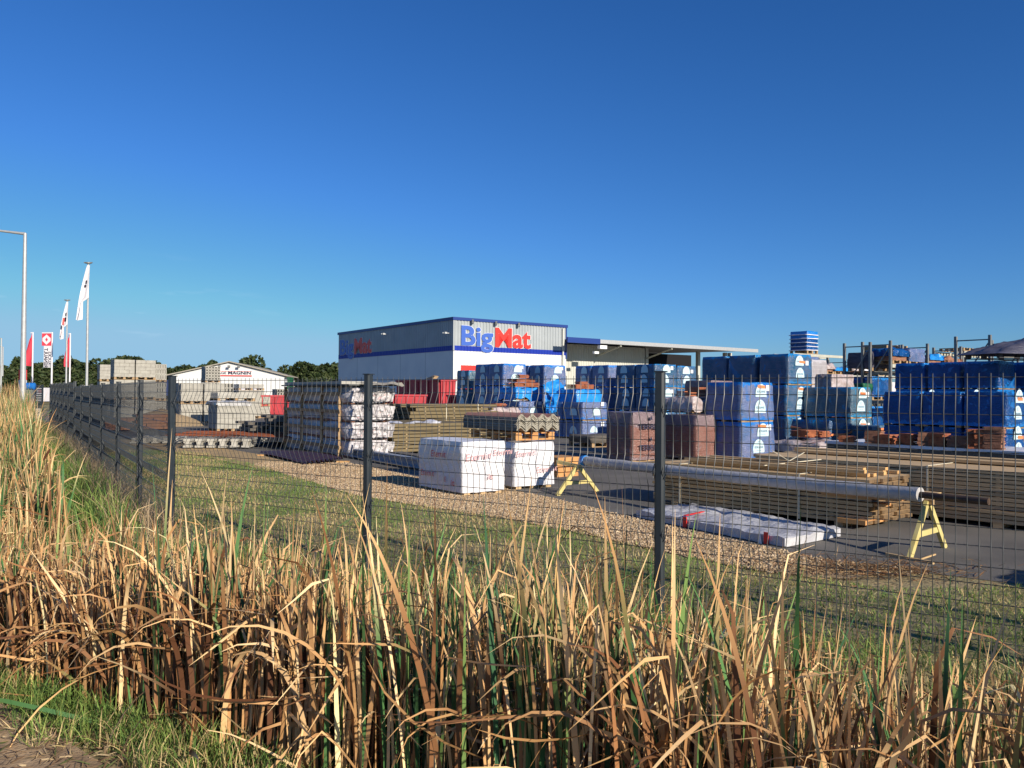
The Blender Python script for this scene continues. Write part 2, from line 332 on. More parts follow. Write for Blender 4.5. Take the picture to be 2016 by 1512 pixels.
# asphalt yard: near edge follows the yard grid
ASP=[G(990,962),G(1100,985),G(1250,1022),G(1500,1078),G(1640,1106),G(2016,1152)]
e=(ASP[-1]-ASP[-2]).normalized(); ASP.append(ASP[-1]+e*9)
big=[(p.x,p.y) for p in ASP]+[(70,-6),(120,90),(30,130),(-60,110),(-26,44),(-17,28),(-10.0,24.0),(-6,19.0)]
flat('asphalt_yard',big,.004,M['asphalt'])
GN=[(330,884),(400,893),(500,915),(600,945),(700,976),(850,1000),(1000,1022),(1150,1052),(1300,1086),(1500,1126),(1700,1150)]
gp=[G(*p) for p in GN]
gnear=[]
for i in range(len(gp)-1):
    for k in range(6):
        t=k/6; p=gp[i].lerp(gp[i+1],t); s=min(.35,.02*p.y); gnear.append((p.x+random.uniform(-1,1)*.05, p.y+random.uniform(-1,1)*s*.6))
gfar=[(p.x,p.y) for p in [G(1760,1124),G(1640,1108),G(1500,1080),G(1250,1024),G(1100,987),G(990,964)]]+[(-6,19.05),(-10,24.05),(-12.5,24.5)]
flat('gravel_strip',gnear+gfar,.008,M['gravel'])
sandp=[(-12.5,24.7),(-10.0,24.2),(-6,19.2),(-3.9,16.2),(-4.6,15.2)]+[(p.x,p.y) for p in [G(500,922),G(400,899),G(330,889)]]
flat('sandy_patch',sandp,.012,M['sand'])
# dirt path by the camera
path=[(p.x,p.y) for p in [G(-900,1240),G(-60,1372),G(60,1432),G(185,1516),G(420,1640)]]
pp=[G(-900,1240),G(-60,1375),G(60,1432),G(185,1516),G(420,1640)]
dd=(pp[-1]-pp[-2]).normalized(); pa=pp[-1]+dd*6
flat('dirt_path',[(p.x,p.y) for p in pp]+[(pa.x,pa.y),(pa.x-1.5,pa.y-4),(-14,-1)],.045,M['dirt'])

# ------------------------------------------------------------------ blades (grass, reeds): vectorised ribbons
def ribbons(name, base, L_, w, az, th0, curl, kink_s, kink_a, twist, cb, ct, S, m, split=.75, cexp=1.7):
    N=len(L_); P=np.zeros((N,S+1,3)); P[:,0]=base; th=th0.copy(); T=np.zeros((N,S+1,3))
    for i in range(S+1):
        s=i/S
        a=th0+curl*s**cexp+kink_a*np.clip((s-kink_s)*8,0,1)*(1-.25*s)
        t=np.stack([np.sin(a)*np.cos(az),np.sin(a)*np.sin(az),np.cos(a)],1); T[:,i]=t
        if i>0: P[:,i]=P[:,i-1]+t*(L_/S)[:,None]
    side=np.stack([-np.sin(az),np.cos(az),np.zeros(N)],1)
    V=np.zeros((N,S+1,2,3)); Cc=np.zeros((N,S+1,2,4)); Cc[...,3]=1
    for i in range(S+1):
        s=i/S; t=T[:,i]; nrm=np.cross(t,side); tw=twist*(.4+s)
        wd=side*np.cos(tw)[:,None]+nrm*np.sin(tw)[:,None]
        wi=w*(1 if s<.55 else max(.04,1-((s-.55)/.45)**1.6))*.5
        V[:,i,0]=P[:,i]-wd*wi[:,None]; V[:,i,1]=P[:,i]+wd*wi[:,None]
        f=np.clip((s-split)/.25+.5,0,1); c=cb*(1-f)[...,None]+ct*f[...,None] if not np.isscalar(f) else cb*(1-f)+ct*f
        Cc[:,i,0,:3]=c; Cc[:,i,1,:3]=c
    V=V.reshape(-1,3); nv=(S+1)*2
    idx=np.arange(N)[:,None]*nv+np.arange(S)[None,:]*2
    F=np.stack([idx,idx+1,idx+3,idx+2],-1).reshape(-1,4)
    me=bpy.data.meshes.new(name); me.vertices.add(len(V)); me.vertices.foreach_set('co',V.astype(np.float32).ravel())
    me.loops.add(F.size); me.loops.foreach_set('vertex_index',F.astype(np.int32).ravel())
    me.polygons.add(len(F)); me.polygons.foreach_set('loop_start',(np.arange(len(F))*4).astype(np.int32)); me.polygons.foreach_set('loop_total',np.full(len(F),4,np.int32))
    me.polygons.foreach_set('use_smooth',np.ones(len(F),bool)); me.update(calc_edges=True)
    ca=me.color_attributes.new('Col','FLOAT_COLOR','POINT'); ca.data.foreach_set('color',Cc.astype(np.float32).ravel())
    me.materials.append(m); me.validate()
    return obj(name,me,m)
M['reed']=attrmat('reed_blade',rough=.6,transl=.04,spec=.25)
M['grassb']=attrmat('grass_blade',rough=.7,transl=.25)
def pal(cols, wts, n, jit=.18):
    i=rng.choice(len(cols),n,p=np.array(wts)/sum(wts)); c=np.array(cols)[i]; return np.clip(c*(1+rng.normal(0,jit,(n,1))),.004,.9), i
def vnoise(x,y,s,off=0):
    return np.array([noise.noise(Vector((a*s+off,b*s,off*.7))) for a,b in zip(x,y)])
# --- cattail reeds
def scatter(fn, x0,x1,y0,y1, dens):
    n=rng.poisson(dens*(x1-x0)*(y1-y0)); x=rng.uniform(x0,x1,n); y=rng.uniform(y0,y1,n); k=fn(x,y); return x[k],y[k]
def infr(x,y,mx=1.0,mn=-1e9):   # within a generous view wedge
    return (np.abs(x)<(y+1.5)*.72*mx)&(y>.5)
DRY=[(.68,.43,.20),(.54,.30,.125),(.80,.57,.30),(.28,.13,.055),(.11,.045,.02)]
GRN=[(.05,.13,.04),(.08,.18,.055),(.15,.24,.07),(.035,.095,.04)]
def reeds(fn, box, dens, Lm, Ls, name, label, greenf, wmul=1.0, fall=.10, S=9, mxl=9, hf=None):
    S+=3; x,y=scatter(fn,*box,dens)
    # clump: pull towards clump centres
    n=len(x)
    z=hz(x,y)-.03
    far=vnoise(x,y,.9,3)
    isg=rng.random(n)<np.clip(greenf+.45*far+(.16*sstep(x,0,2) if greenf<.5 else 0)+(.40*sstep(y,11,17) if hf and greenf==.45 else 0),.01,.8)
    cb,_=pal(DRY,[3.8,4,2.6,3.6,4.2],n); cg,_=pal(GRN,[3,3,1.5,2],n,.22); cb=np.where(isg[:,None],cg,cb)  # bases picked darker than tips, shade of the gaps put into the colour
    ct,_=pal(DRY,[4,4,3,2,.8],n); keep=(rng.random(n)<.35)&isg; ct=np.where(keep[:,None],cb*1.15,ct)
    Lh=np.clip(rng.normal(Lm,Ls,n),.3,mxl)*(1+.12*far)*np.where(isg,1.06,1)*(hf(x,y) if hf else 1)
    fallm=rng.random(n)<fall
    th0=np.abs(rng.normal(0,.085,n))+np.where(fallm,rng.uniform(.4,1.3,n),0)
    arch=rng.random(n)<.20
    curl=np.where(isg,np.abs(rng.normal(.12,.22,n)),np.where(arch,rng.uniform(1.2,2.9,n),np.abs(rng.normal(.2,.3,n))))
    kinkm=(rng.random(n)<np.where(isg,.14,.74))&~(arch&~isg); ks=np.where(kinkm,.93-.42*rng.random(n)**1.8,2); ka=rng.uniform(1.2,3.0,n)
    az=rng.uniform(0,2*np.pi,n); tw=rng.normal(0,.9,n)
    w=rng.uniform(.008,.0205,n)*wmul
    b=np.stack([x,y,z],1)
    o=ribbons(name,b,Lh,w,az,th0,curl,ks,ka,tw,cb,ct,S,M['reed'],cexp=2.6)
    tag(o,label,'reeds',kind='stuff'); return n
def fnB(x,y):
    u,ua,ub=uu(x,y); dn=vnoise(x,y,.8,1.7)
    right=sstep(x,.3,2.6)          # the bed thins out to the right
    edge=1.0+.25*dn+.25*right
    dens=np.clip(1.0-.42*right+.6*dn,.10,1)
    return (ub>edge)&(u<3.04+.2*dn)&infr(x,y,1.25)&(rng.random(len(x))<dens)&(ub>ua-.6)
hfB=lambda x,y: .76+.17*sstep(x,-3.2,-.4)-.10*sstep(x,.5,2)
print('reedsB',reeds(fnB,(-6.5,4.5,1.2,8.5),1350,1.03,.19,'cattail_reeds','dense dry tan cattail reeds filling the ditch in front of the wire fence',.22,fall=.07,mxl=1.34,hf=hfB))
def fnBt(x,y):
    u,ua,ub=uu(x,y); return (ub>1.1)&(u<2.9)&infr(x,y,1.25)&(ub>ua-.6)
print('reedsT',reeds(fnBt,(-6.5,4.5,1.2,8.5),24,1.34,.16,'cattail_reeds','taller green-stemmed reeds with dry tips standing out of the dry ditch reeds',(.62),fall=.02,wmul=1.2,hf=hfB))
def fnA(x,y):
    u,ua,ub=uu(x,y); dn=vnoise(x,y,.5,5.1)
    return (ua>.88+.2*dn)&(ua<3.1)&(ub<=ua-.6)&(y<40)
print('reedsA',reeds(fnA,(-30,-3,5,40),170,1.62,.2,'cattail_reeds','tan and green reeds running away along the ditch beside the long dark fence',.45,wmul=1.5,fall=.06,S=7,hf=lambda x,y:.66+.33*sstep(y,8,20)))
# --- low litter of broken reeds
def fnL(x,y):
    u,ua,ub=uu(x,y); return (u>.9)&(u<3.0)&infr(x,y,1.25)
x,y=scatter(fnL,-6.5,4.5,1.2,9,60); n=len(x); cb,_=pal(DRY,[4,4,2,3,3],n)
o=ribbons('reed_litter',np.stack([x,y,hz(x,y)+rng.uniform(.03,.6,n)],1),rng.uniform(.3,.9,n),rng.uniform(.007,.014,n),rng.uniform(0,6.28,n),rng.uniform(1.1,1.9,n),rng.normal(0,.4,n),np.full(n,2.),np.zeros(n),rng.normal(0,1,n),cb,cb*.95,5,M['reed'])
tag(o,'fallen broken reed leaves tangled low in the ditch','reed litter',kind='stuff')
# --- grasses
TURF=[(.16,.25,.055),(.24,.30,.08),(.45,.35,.16),(.58,.44,.22),(.10,.18,.045)]
def turf(name,label,fn,box,dens,Lm,w,wts,S=3,lean=.5,patch=1.2,jit=.25,gbias=0,cat='grass'):
    x,y=scatter(fn,*box,dens); n=len(x); nn=vnoise(x,y,patch,9)+gbias+(.25*sstep(x,-1,2.5) if name=='lawn_grass' else 0)
    cols=np.array(TURF); base=rng.choice(5,n,p=np.array(wts)/sum(wts)); g=rng.random(n)<np.clip(.5+1.3*nn,0,1)
    base=np.where(g,rng.choice([0,1,4],n),np.where(base<2,rng.choice([2,3,1],n),base)); c=np.clip(cols[base]*(1+rng.normal(0,jit,(n,1))),.01,.8)
    o=ribbons(name,np.stack([x,y,hz(x,y)-.005],1),np.clip(rng.normal(Lm,Lm*.35,n),.012,9),np.full(n,w)*rng.uniform(.7,1.3,n),rng.uniform(0,6.28,n),np.abs(rng.normal(0,lean,n)),rng.uniform(0,.9,n),np.full(n,2.),np.zeros(n),rng.normal(0,.8,n),c,c*1.15,S,M['grassb'],split=.5)
    tag(o,label,cat,kind='stuff'); return n
GNx=np.array([p.x for p in gp]); GNy=np.array([p.y for p in gp])
def lawn(x,y):
    u,ua,ub=uu(x,y); lim=np.interp(x,np.append(GNx,4.2),np.append(GNy,6.12),left=26,right=6.1)
    lim=lim+.25*vnoise(x,y,1.8,2)
    return (u<.9)&(y<lim)&(y>2.5)&(np.abs(x)<y*.72+.9)
print('lawn',turf('lawn_grass','short mown lawn with green and dried patches inside the fence',lawn,(-9.5,5.5,3,20),1700,.042,.0055,[2,2,2,3,1],lean=.7,S=2))
def verge(x,y):
    u,ua,ub=uu(x,y); return (u>2.75)&(u<3.32+.08*np.sin(x*9))&(x>-6)&(x<.6)&(y>1.4)&(ua<3)
print('verge',turf('verge_grass','green verge grass between the reeds and the dirt path',verge,(-6,.6,1.4,9),4200,.11,.0035,[3,3,1,1,2],S=4,lean=.45,gbias=.18))
def thatch(x,y):
    u,ua,ub=uu(x,y); return (u>.15)&(u<1.4)&infr(x,y,1.2)&(ub>ua)
print('bank',turf('bank_grass','rough grass on the ditch bank at the foot of the fence',thatch,(-5,5,1.5,9),900,.10,.0045,[1,1,2,2,2],S=3,lean=.5))
def bankA(x,y):
    u,ua,ub=uu(x,y); return (ua>.28)&(ua<1.3)&(ub<ua)&(y<32)
print('bankA',turf('ditch_herbs','green low growth in the ditch below the long dark fence',bankA,(-24,-3,6,32),520,.30,.008,[3,3,1,0,4],S=4,lean=.4,gbias=.45))
def dryA(x,y):
    u,ua,ub=uu(x,y); return (ua>-.10)&(ua<.50)&(ub<ua+.3)&(y<30)
x,y=scatter(dryA,-22,-2.5,6,30,260); n=len(x); cb,_=pal([(.52,.38,.23),(.42,.29,.17),(.60,.46,.29),(.32,.22,.13)],[3,3,2,2],n)
o=ribbons('dry_grass',np.stack([x,y,hz(x,y)],1),rng.uniform(.18,.50,n),rng.uniform(.003,.005,n),rng.uniform(0,6.28,n),np.abs(rng.normal(0,.25,n)),rng.uniform(0,1,n),np.full(n,2.),np.zeros(n),rng.normal(0,1,n),cb,cb*1.1,5,M['grassb'])
tag(o,'dry straw-coloured wild grass along the foot of the long dark fence','dry grass',kind='stuff')
def pth(x,y):
    u,ua,ub=uu(x,y); return (u>3.22)&(u<4.6)&(x>-4)&(x<-.2)&(y>2)&(rng.random(len(x))<np.exp(-(u-3.25)*1.6))
x,y=scatter(pth,-4,-.2,2,5,1500); n=len(x); cb,_=pal([(.30,.20,.11),(.50,.38,.22),(.16,.10,.06),(.12,.15,.05)],[3,3,2,1],n)
o=ribbons('path_litter',np.stack([x,y,np.full(n,.052)],1),rng.uniform(.02,.09,n),rng.uniform(.003,.008,n),rng.uniform(0,6.28,n),rng.uniform(1.2,1.65,n),rng.normal(0,.3,n),np.full(n,2.),np.zeros(n),rng.normal(0,1,n),cb,cb,2,M['grassb'])
tag(o,'dry leaf scraps and straw scattered along the edge of the dirt path','path litter',kind='stuff')
# straw debris where lawn meets asphalt
def deb(x,y): return rng.random(len(x))<np.exp(-((x-2.95)**2/.35+(y-6.75)**2/.10))
x,y=scatter(deb,1.6,4.4,5.8,7.8,1500); n=len(x); cb,_=pal([(.25,.13,.06),(.40,.27,.14),(.12,.07,.035)],[3,2,3],n)
o=ribbons('straw_debris',np.stack([x,y,rng.uniform(.01,.04,n)],1),rng.uniform(.05,.22,n),rng.uniform(.003,.007,n),rng.uniform(0,6.28,n),rng.uniform(1.2,1.7,n),rng.normal(0,.3,n),np.full(n,2.),np.zeros(n),rng.normal(0,1,n),cb,cb,3,M['grassb'])
tag(o,'brown straw and leaf debris on the edge of the asphalt','debris',kind='stuff')
# gravel stones
def instone(x,y):
    lim=np.interp(x,GNx,GNy); fx=np.array([p[0] for p in gfar[:6]][::-1]); fy=np.array([p[1] for p in gfar[:6]][::-1]); far=np.where(x<fx[0],11.6+(fx[0]-x)*1.6,np.interp(x,fx,fy))
    return (y>lim-.04+.05*vnoise(x,y,3,8))&(y<far+.12)&(x>-5.2)&(rng.random(len(x))<np.where(x<-3.2,.45,1))
x,y=scatter(instone,-5.2,3.4,6.6,17,1500); n=len(x); print('stones',n)
oct_=np.array([(1,0,0),(0,1,0),(-1,0,0),(0,-1,0),(0,0,1),(0,0,-1)],float); of=np.array([(0,1,4),(1,2,4),(2,3,4),(3,0,4),(1,0,5),(2,1,5),(3,2,5),(0,3,5)])
sc=rng.uniform(.009,.021,(n,1,1)); an=rng.uniform(.6,1.2,(n,1,3))*np.array([1,1,.7]); V=oct_[None]*sc*an*(1+rng.normal(0,.15,(n,6,1)))
a=rng.uniform(0,6.28,n); ca_,sa_=np.cos(a)[:,None],np.sin(a)[:,None]; V=np.stack([V[...,0]*ca_-V[...,1]*sa_,V[...,0]*sa_+V[...,1]*ca_,V[...,2]],-1)+np.stack([x,y,np.full(n,.012)],1)[:,None]
F=(of[None]+np.arange(n)[:,None,None]*6).reshape(-1,3)
me=bpy.data.meshes.new('gravel_stones'); me.from_pydata(V.reshape(-1,3).tolist(),[],F.tolist()); cc,_=pal([(.42,.30,.17),(.52,.40,.26),(.30,.19,.11),(.36,.27,.19)],[4,3,2,1],n); c4=np.ones((n,6,4)); c4[...,:3]=cc[:,None]
at_=me.color_attributes.new('Col','FLOAT_COLOR','POINT'); at_.data.foreach_set('color',c4.astype(np.float32).ravel())
M['stones']=attrmat('gravel_stone',rough=.9,transl=0); me.materials.append(M['stones'])
tag(obj('gravel_stones',me,M['stones']),'loose tan gravel stones beside the asphalt yard','gravel',kind='stuff')

# --- cattail seed heads
M['cat']=mat('cattail_brown',(.13,.045,.02),(.08,.03,.015),scale=30,rough=.95,bump=.6,bscale=150)
M['fluff']=mat('cattail_fluff',(.40,.32,.24),(.28,.20,.14),scale=20,rough=1,bump=1,bscale=60)
M['stalk']=mat('cattail_stalk',(.36,.25,.10),(.2,.2,.06),scale=8,rough=.8)
heads=[(620,1235,4.1,.18,'brown cattail head at the left of the reed bed, nearly upright',0),(374,1120,6.6,.2,'dark brown cattail head left of the middle fence post',0),(1102,1180,4.7,.16,'cattail head bursting into pale fluff, below the sawhorse',1),
 (695,1150,5.4,.14,'pale fluffy cattail head just left of the second fence post',1),(1312,1290,3.9,.2,'red-brown cattail head right under the third fence post',0),(1576,1330,3.9,.2,'very dark slim cattail head in the right part of the reeds',0),
 (1788,1365,3.9,.17,'brown cattail head under a bent dry leaf on the right',0),(1880,1400,3.6,.24,'longest dark cattail head near the right edge',0),(92,895,9.5,.16,'brown cattail head leaning over the green ditch on the left',0),(240,1275,4.9,.17,'dark cattail head low among the left reeds',0)]
for px,py,D,hl,lab,fl in heads:
    top=at(px,py,D); b=Vector((top.x+random.uniform(-.12,.12),top.y+random.uniform(-.08,.08),hz1(top.x,top.y)-.02))
    t=thing('cattail',lab,'cattail',b,0,'cattail seed heads in the ditch'); r=top-b; d=r.normalized()
    if py<900: d=Vector((.5,0,.86)).normalized()
    s=MB(); s.tube([(0,0,0),r*.5+Vector((.01,0,0)),r-d*hl/2,r+d*(hl/2+.09)],[.005,.0045,.004,.002],6); obj('stalk',s,M['stalk'],t)
    s=MB(); rr=.0135 if not fl else .021
    s.tube([r+d*hl*(k/6-.5) for k in range(7)],[rr*.35,rr*.95,rr,rr*(1.25 if fl else 1),rr,rr*.9,rr*.3],10); obj('seed_head',s,M['fluff'] if fl else M['cat'],t)

# ------------------------------------------------------------------ wire fence
ROW=.1035
def foldoff(k):     # outward bulge of the V folds, per wire row counted from the top
    return {2:-.045,6:-.045,10:-.045}.get(k,0)
def panel(length, rows=15):
    n=int(round(length/.0585)); mbp=MB(); prof=[(0,.022)]+[(foldoff(k),-k*ROW) for k in range(rows+1)]
    r=.0026
    for i in range(n+1):
        x=.03+(length-.06)*i/n
        mbp.tube([(x,o,z) for o,z in prof if True],r,4,cap=False)
    for k in range(rows+1):
        mbp.tube([(.02,foldoff(k)+.005,-k*ROW),(length-.02,foldoff(k)+.005,-k*ROW)],r,4,cap=False)
    return mbp.mesh('mesh_panel',[M['wire']])
def postmesh(h):
    s=MB(); w=.032   # hollow section, rounded nose towards the road, flanges behind
    prof=[(-w,.0),(-w,-.028),(-w*.6,-.04),(w*.6,-.04),(w,-.028),(w,0),(w*.55,.012),(w*.55,.026),(-w*.55,.026),(-w*.55,.012)]
    n=len(prof); vs=[(x,y,0) for x,y in prof]+[(x,y,h) for x,y in prof]
    s.add(vs,[(i,(i+1)%n,(i+1)%n+n,i+n) for i in range(n)],0,False); s.add([(x,y,h) for x,y in prof],[tuple(range(n))])
    s.box((-w-.003,-.043,h-.002),(w+.003,.029,h+.006)); return s.mesh('post',[M['fence']])
def clipmesh():
    s=MB()
    for sx in (-1,1):
        s.tube([(sx*.033,.02,.02),(sx*.045,.0,.045),(sx*.048,-.02,0),(sx*.04,-.035,-.045),(sx*.033,-.01,-.03)],.003,5)
    return s.mesh('clip',[M['fence']])
PM={}; CM=clipmesh()
def run(name,label,P0,d,spacing,count,topz,extra=None,hpost=1.70):
    t=thing(name,label,'fence',P0,math.atan2(d.y,d.x),'perimeter fence')
    key=round(spacing,3)
    if key not in PM: PM[key]=panel(spacing)
    for i in range(count+1):
        dz=topz(i)
        p=obj('post',None,None,t,me=PM.setdefault(('p',hpost),postmesh(hpost))); p.location=(i*spacing,0,dz+.045-hpost)
        if i<7:
            for k in (2,6,10):
                c=obj('clip',None,None,p,me=CM); c.location=(0,0,hpost-.045-k*ROW)
        if i<count:
            q=obj('mesh_panel',None,None,t,me=PM[key]); q.location=(i*spacing,.0,dz)
    return t
run('wire_fence','dark grey V-fold wire mesh fence running across the photo in front of the yard',FA0,FB_D,2.56,5,lambda i:1.565)
def ztop(i): return 1.555 if i<6 else 1.66+.01*(i-6)
run('wire_fence','dark grey wire mesh fence running away from the corner post to the flags',FA0+FA_D*2.41,FA_D,2.41,11,lambda i: ztop(i+1))
# closing panel between the corner post and the long run
t=[o for o in bpy.data.objects if o.name=='wire_fence.001'][0]
q=obj('mesh_panel',None,None,t,me=PM[2.41]); q.location=(-2.41,0,1.555)

# ------------------------------------------------------------------ buildings
def ribbed(P, d, n, s0, s1, z0, z1, pitch=.3, depth=.045, off=0.0):
    s=MB(); x=s0; pts=[]
    while x<s1-1e-3:
        for dx,o in ((0,0),(pitch*.30,0),(pitch*.42,depth),(pitch*.88,depth)):
            if x+dx<s1: pts.append((x+dx,o))
        x+=pitch
    pts.append((s1,0))
    vs=[]
    for a,o in pts:
        q=P+d*a+n*(o+off); vs+= [(q.x,q.y,z0),(q.x,q.y,z1)]
    s.add(vs,[(2*i,2*i+2,2*i+3,2*i+1) for i in range(len(pts)-1)]); return s
HB=7.5; D0=(HB-CAMH)*FPX/152.0
Pc=at(893,624,D0); Pc.z=0
lenR=along(Pc,BV,1115,640); lenL=along(Pc,AV,667,655)
nR=AV*-1; nL=BV*-1           # outward normals
def zpx(P,py,px): # height of a pixel above point P
    return at(px,py,P.y).z
zs1=zpx(Pc,680,893); zs0=zpx(Pc,690,893)
bt=thing('warehouse','large grey and white warehouse with a blue band and blue and red lettering','building',(0,0,0))
core=MB(); q=[Pc+(AV+BV)*.05,Pc+BV*(lenR-.05)+AV*.05,Pc+BV*(lenR-.05)+AV*(lenL-.05),Pc+AV*(lenL-.05)+BV*.05]
core.add([(p.x,p.y,0) for p in q]+[(p.x,p.y,HB-.15) for p in q],[(0,1,5,4),(1,2,6,5),(2,3,7,6),(3,0,4,7),(4,5,6,7)]); obj('wall_core',core,M['beige'],bt)
obj('upper_cladding',ribbed(Pc,BV,nR,0,lenR,zs1,HB-.1),M['clad_grey'],bt)
obj('upper_cladding',ribbed(Pc,AV,nL,0,lenL,zs1,HB-.1),M['clad_grey'],bt)
obj('blue_band',ribbed(Pc,BV,nR,0,lenR,zs0,zs1,depth=.03,off=.02),M['band_blue'],bt)
obj('blue_band',ribbed(Pc,AV,nL,0,lenL,zs0,zs1,depth=.03,off=.02),M['band_blue'],bt)
obj('lower_wall',ribbed(Pc,BV,nR,0,lenR,0,zs0,depth=.04),M['white'],bt)
s=MB(); a=Pc+nL*.01; b_=Pc+AV*lenL+nL*.01; s.add([(a.x,a.y,0),(b_.x,b_.y,0),(b_.x,b_.y,zs0),(a.x,a.y,zs0)],[(0,1,2,3)]); obj('lower_wall',s,M['white'],bt)
def strip(P,d,n,s0,s1,z0,z1,o0,o1):
    s=MB(); vs=[]
    for z in (z0,z1):
        for a,o in ((s0,o0),(s1,o0),(s1,o1),(s0,o1)):
            q=P+d*a+n*o; vs.append((q.x,q.y,z))
    s.add(vs,[(0,1,2,3),(7,6,5,4),(0,4,5,1),(1,5,6,2),(2,6,7,3),(3,7,4,0)]); return s
obj('roof_trim',strip(Pc,BV,nR,-.1,lenR+.1,HB-.22,HB+.02,-.1,.10),M['trim_blue'],bt)
obj('roof_trim',strip(Pc,AV,nL,.1,lenL+.1,HB-.22,HB+.021,-.1,.10),M['trim_blue'],bt)
obj('corner_trim',strip(Pc,BV,nR,-.06,.06,zs0,HB-.24,-.02,.07),M['clad_grey'],bt)
obj('corner_trim',strip(Pc,BV,nR,lenR-.09,lenR+.02,zs0-.3,HB-.24,-.02,.07),M['trim_blue'],bt)
s=MB(); r0=Pc; vs=[Pc,Pc+BV*lenR,Pc+BV*lenR+AV*lenL,Pc+AV*lenL]; s.add([(p.x,p.y,HB-.05) for p in vs],[(0,1,2,3)]); obj('roof',s,M['clad_grey'],bt)
for k in range(1,5):
    obj('panel_joint',strip(Pc,AV,nL,lenL*k/5-.02,lenL*k/5+.02,0,zs0-.02,.012,.02),M['clad_grey'],bt)
obj('downpipe',strip(Pc,BV,nR,lenR-.55,lenR-.42,0,HB-.3,.07,.2),M['beige'],bt)
def big(P,d,n,px0,px1,pyt,pyb):
    s0=along(P,d,px0,660); s1=along(P,d,px1,660)
    if s0>s1: s0,s1=s1,s0
    w=s1-s0
    q0=P+d*s0
    return s0,s1,w
def logo(P,d,n,s0,w,zb,H,flip=False):
    # text baseline zb, cap height H; d is reading direction
    up=Vector((0,0,1)); caph=.70
    for txt,a,b,m in (('Big',0,.445,'let_blue'),('Mat',.475,1,'let_red')):
        for k,(bo,off,mm,ex) in enumerate(((.040,.06,'let_edge',.015),(.030,.09,m,.02))):
            s=MB(); puttext(s,txt,P+d*(s0+w*a)+n*off+up*zb,d,up,H/caph,bold=bo,extrude=ex,width=w*(b-a)*(1.02 if k==0 else 1))
            o=obj('lettering_edge' if k==0 else 'lettering',s,M[mm],bt)
s0=along(Pc,BV,907,660); s1=along(Pc,BV,1044,660); zt=zpx(Pc+BV*s0,641,907); zb=zpx(Pc+BV*s0,678.5,907)
logo(Pc,BV,nR,s0,s1-s0,zb,zt-zb)
t0=along(Pc,AV,671,690); t1=along(Pc,AV,733,690); Pq=Pc+AV*t1; zt=zpx(Pq,663,733); zb=zpx(Pq,693,733)
logo(Pc+AV*t0,AV*-1,nL,0,t0-t1,zb,zt-zb)
for px in (927,973,1018):          # sign floodlights on outrigger arms
    sA=along(Pc,BV,px,640); b0=Pc+BV*sA+Vector((0,0,HB-.2)); tip=b0+nR*.30+Vector((0,0,-.02))
    s=MB(); s.bar(b0,tip,.05,m=0); o=obj('lamp_arm',s,M['rack'],bt)
    s=MB(); s.bar(tip+Vector((0,0,.10)),tip+Vector((0,0,-.20)),.24,.14); s.bar(tip+Vector((0,0,-.20))-nR*.03,tip+Vector((0,0,-.25))-nR*.03,.2,.1,m=1); obj('floodlight',s,[M['rack'],M['glass']],o)
for px,py in ((764,658),(886,656)):
    sA=along(Pc,AV,px,py); q=Pc+AV*sA; z=zpx(q,py,px); b0=Vector((q.x,q.y,z))
    s=MB(); s.bar(b0,b0+nL*.7,.06); s.bar(b0+nL*.5-AV*.2,b0+nL*.5+AV*.2,.2,.14); obj('wall_lamp',s,M['steel'],bt)
# red panel and door strip
sA=along(Pc,BV,907,722); sB=along(Pc,BV,960,722); q=Pc+BV*sA; z1=zpx(q,719,907)
obj('red_sign',strip(Pc,BV,nR,sA,sB,z1-3.2,z1,.05,.09),M['let_red'],bt)
for px in (752,772,792):
    sA=along(Pc,AV,px,757); q=Pc+AV*sA; z=zpx(q,757,px); obj('wall_vent',strip(Pc,AV,nL,sA-.7,sA+.5,z-.08,z+.08,.02,.05),M['tiled'],bt)
# --- low open wing to the right
wt=thing('storage_wing','low open-fronted storage wing with pale fascia beside the grey warehouse','building')
Pw=Pc+BV*lenR+AV*1.6
zf1=at(1118,669,Pw.y).z; zf0=at(1118,678,Pw.y).z
e1=along(Pw,BV,1182,680); e2=along(Pw,BV,1270,700); e3=along(Pw,BV,1374,700); e4=along(Pw,BV,1485,690)
Pf=Pw-AV*3.4
f1=along(Pf,BV,1181,680); f4=along(Pf,BV,1492,690)
obj('fascia_blue',strip(Pf,BV,nR,along(Pf,BV,1117,670),f1,zf0-.05,zf1,-.1,.05),M['trim_blue'],wt)
obj('fascia_pale',strip(Pf,BV,nR,f1+.02,f4,zf0+.02,zf1-.05,-.1,.05),M['steel'],wt)
s=MB(); qs=[Pf+BV*-.2,Pf+BV*f4,Pf+BV*f4+AV*16,Pf+BV*-.2+AV*16]; s.add([(p.x,p.y,zf1-.08+(.0 if i<2 else .25)) for i,p in enumerate(qs)]+[(p.x,p.y,zf1-.2+(.0 if i<2 else .25)) for i,p in enumerate(qs)],[(0,1,2,3),(7,6,5,4),(1,5,6,2)]); obj('roof',s,M['steel'],wt)
obj('wall',ribbed(Pw,BV,nR,0,e2,0,zf0+.1,pitch=.3,depth=.04),M['beige'],wt)
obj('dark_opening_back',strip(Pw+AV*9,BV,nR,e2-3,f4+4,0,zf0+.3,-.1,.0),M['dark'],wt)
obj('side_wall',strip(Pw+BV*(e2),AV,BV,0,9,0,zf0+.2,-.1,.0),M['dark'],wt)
for e_ in (e2+.1,e3,e3+5,f4-1):
    obj('column',strip(Pw,BV,nR,e_,e_+.35,0,zf0+.1,-.3,.02),M['beige'],wt)
for e_ in (.9*e1,e1+6,):
    q=Pw+BV*e_; s=MB(); s.bar((q.x,q.y,zf0-.9),tuple(Vector((q.x,q.y,zf0-.1))+nR*3.3),.12); obj('roof_bracket',s,M['rackb'],wt)
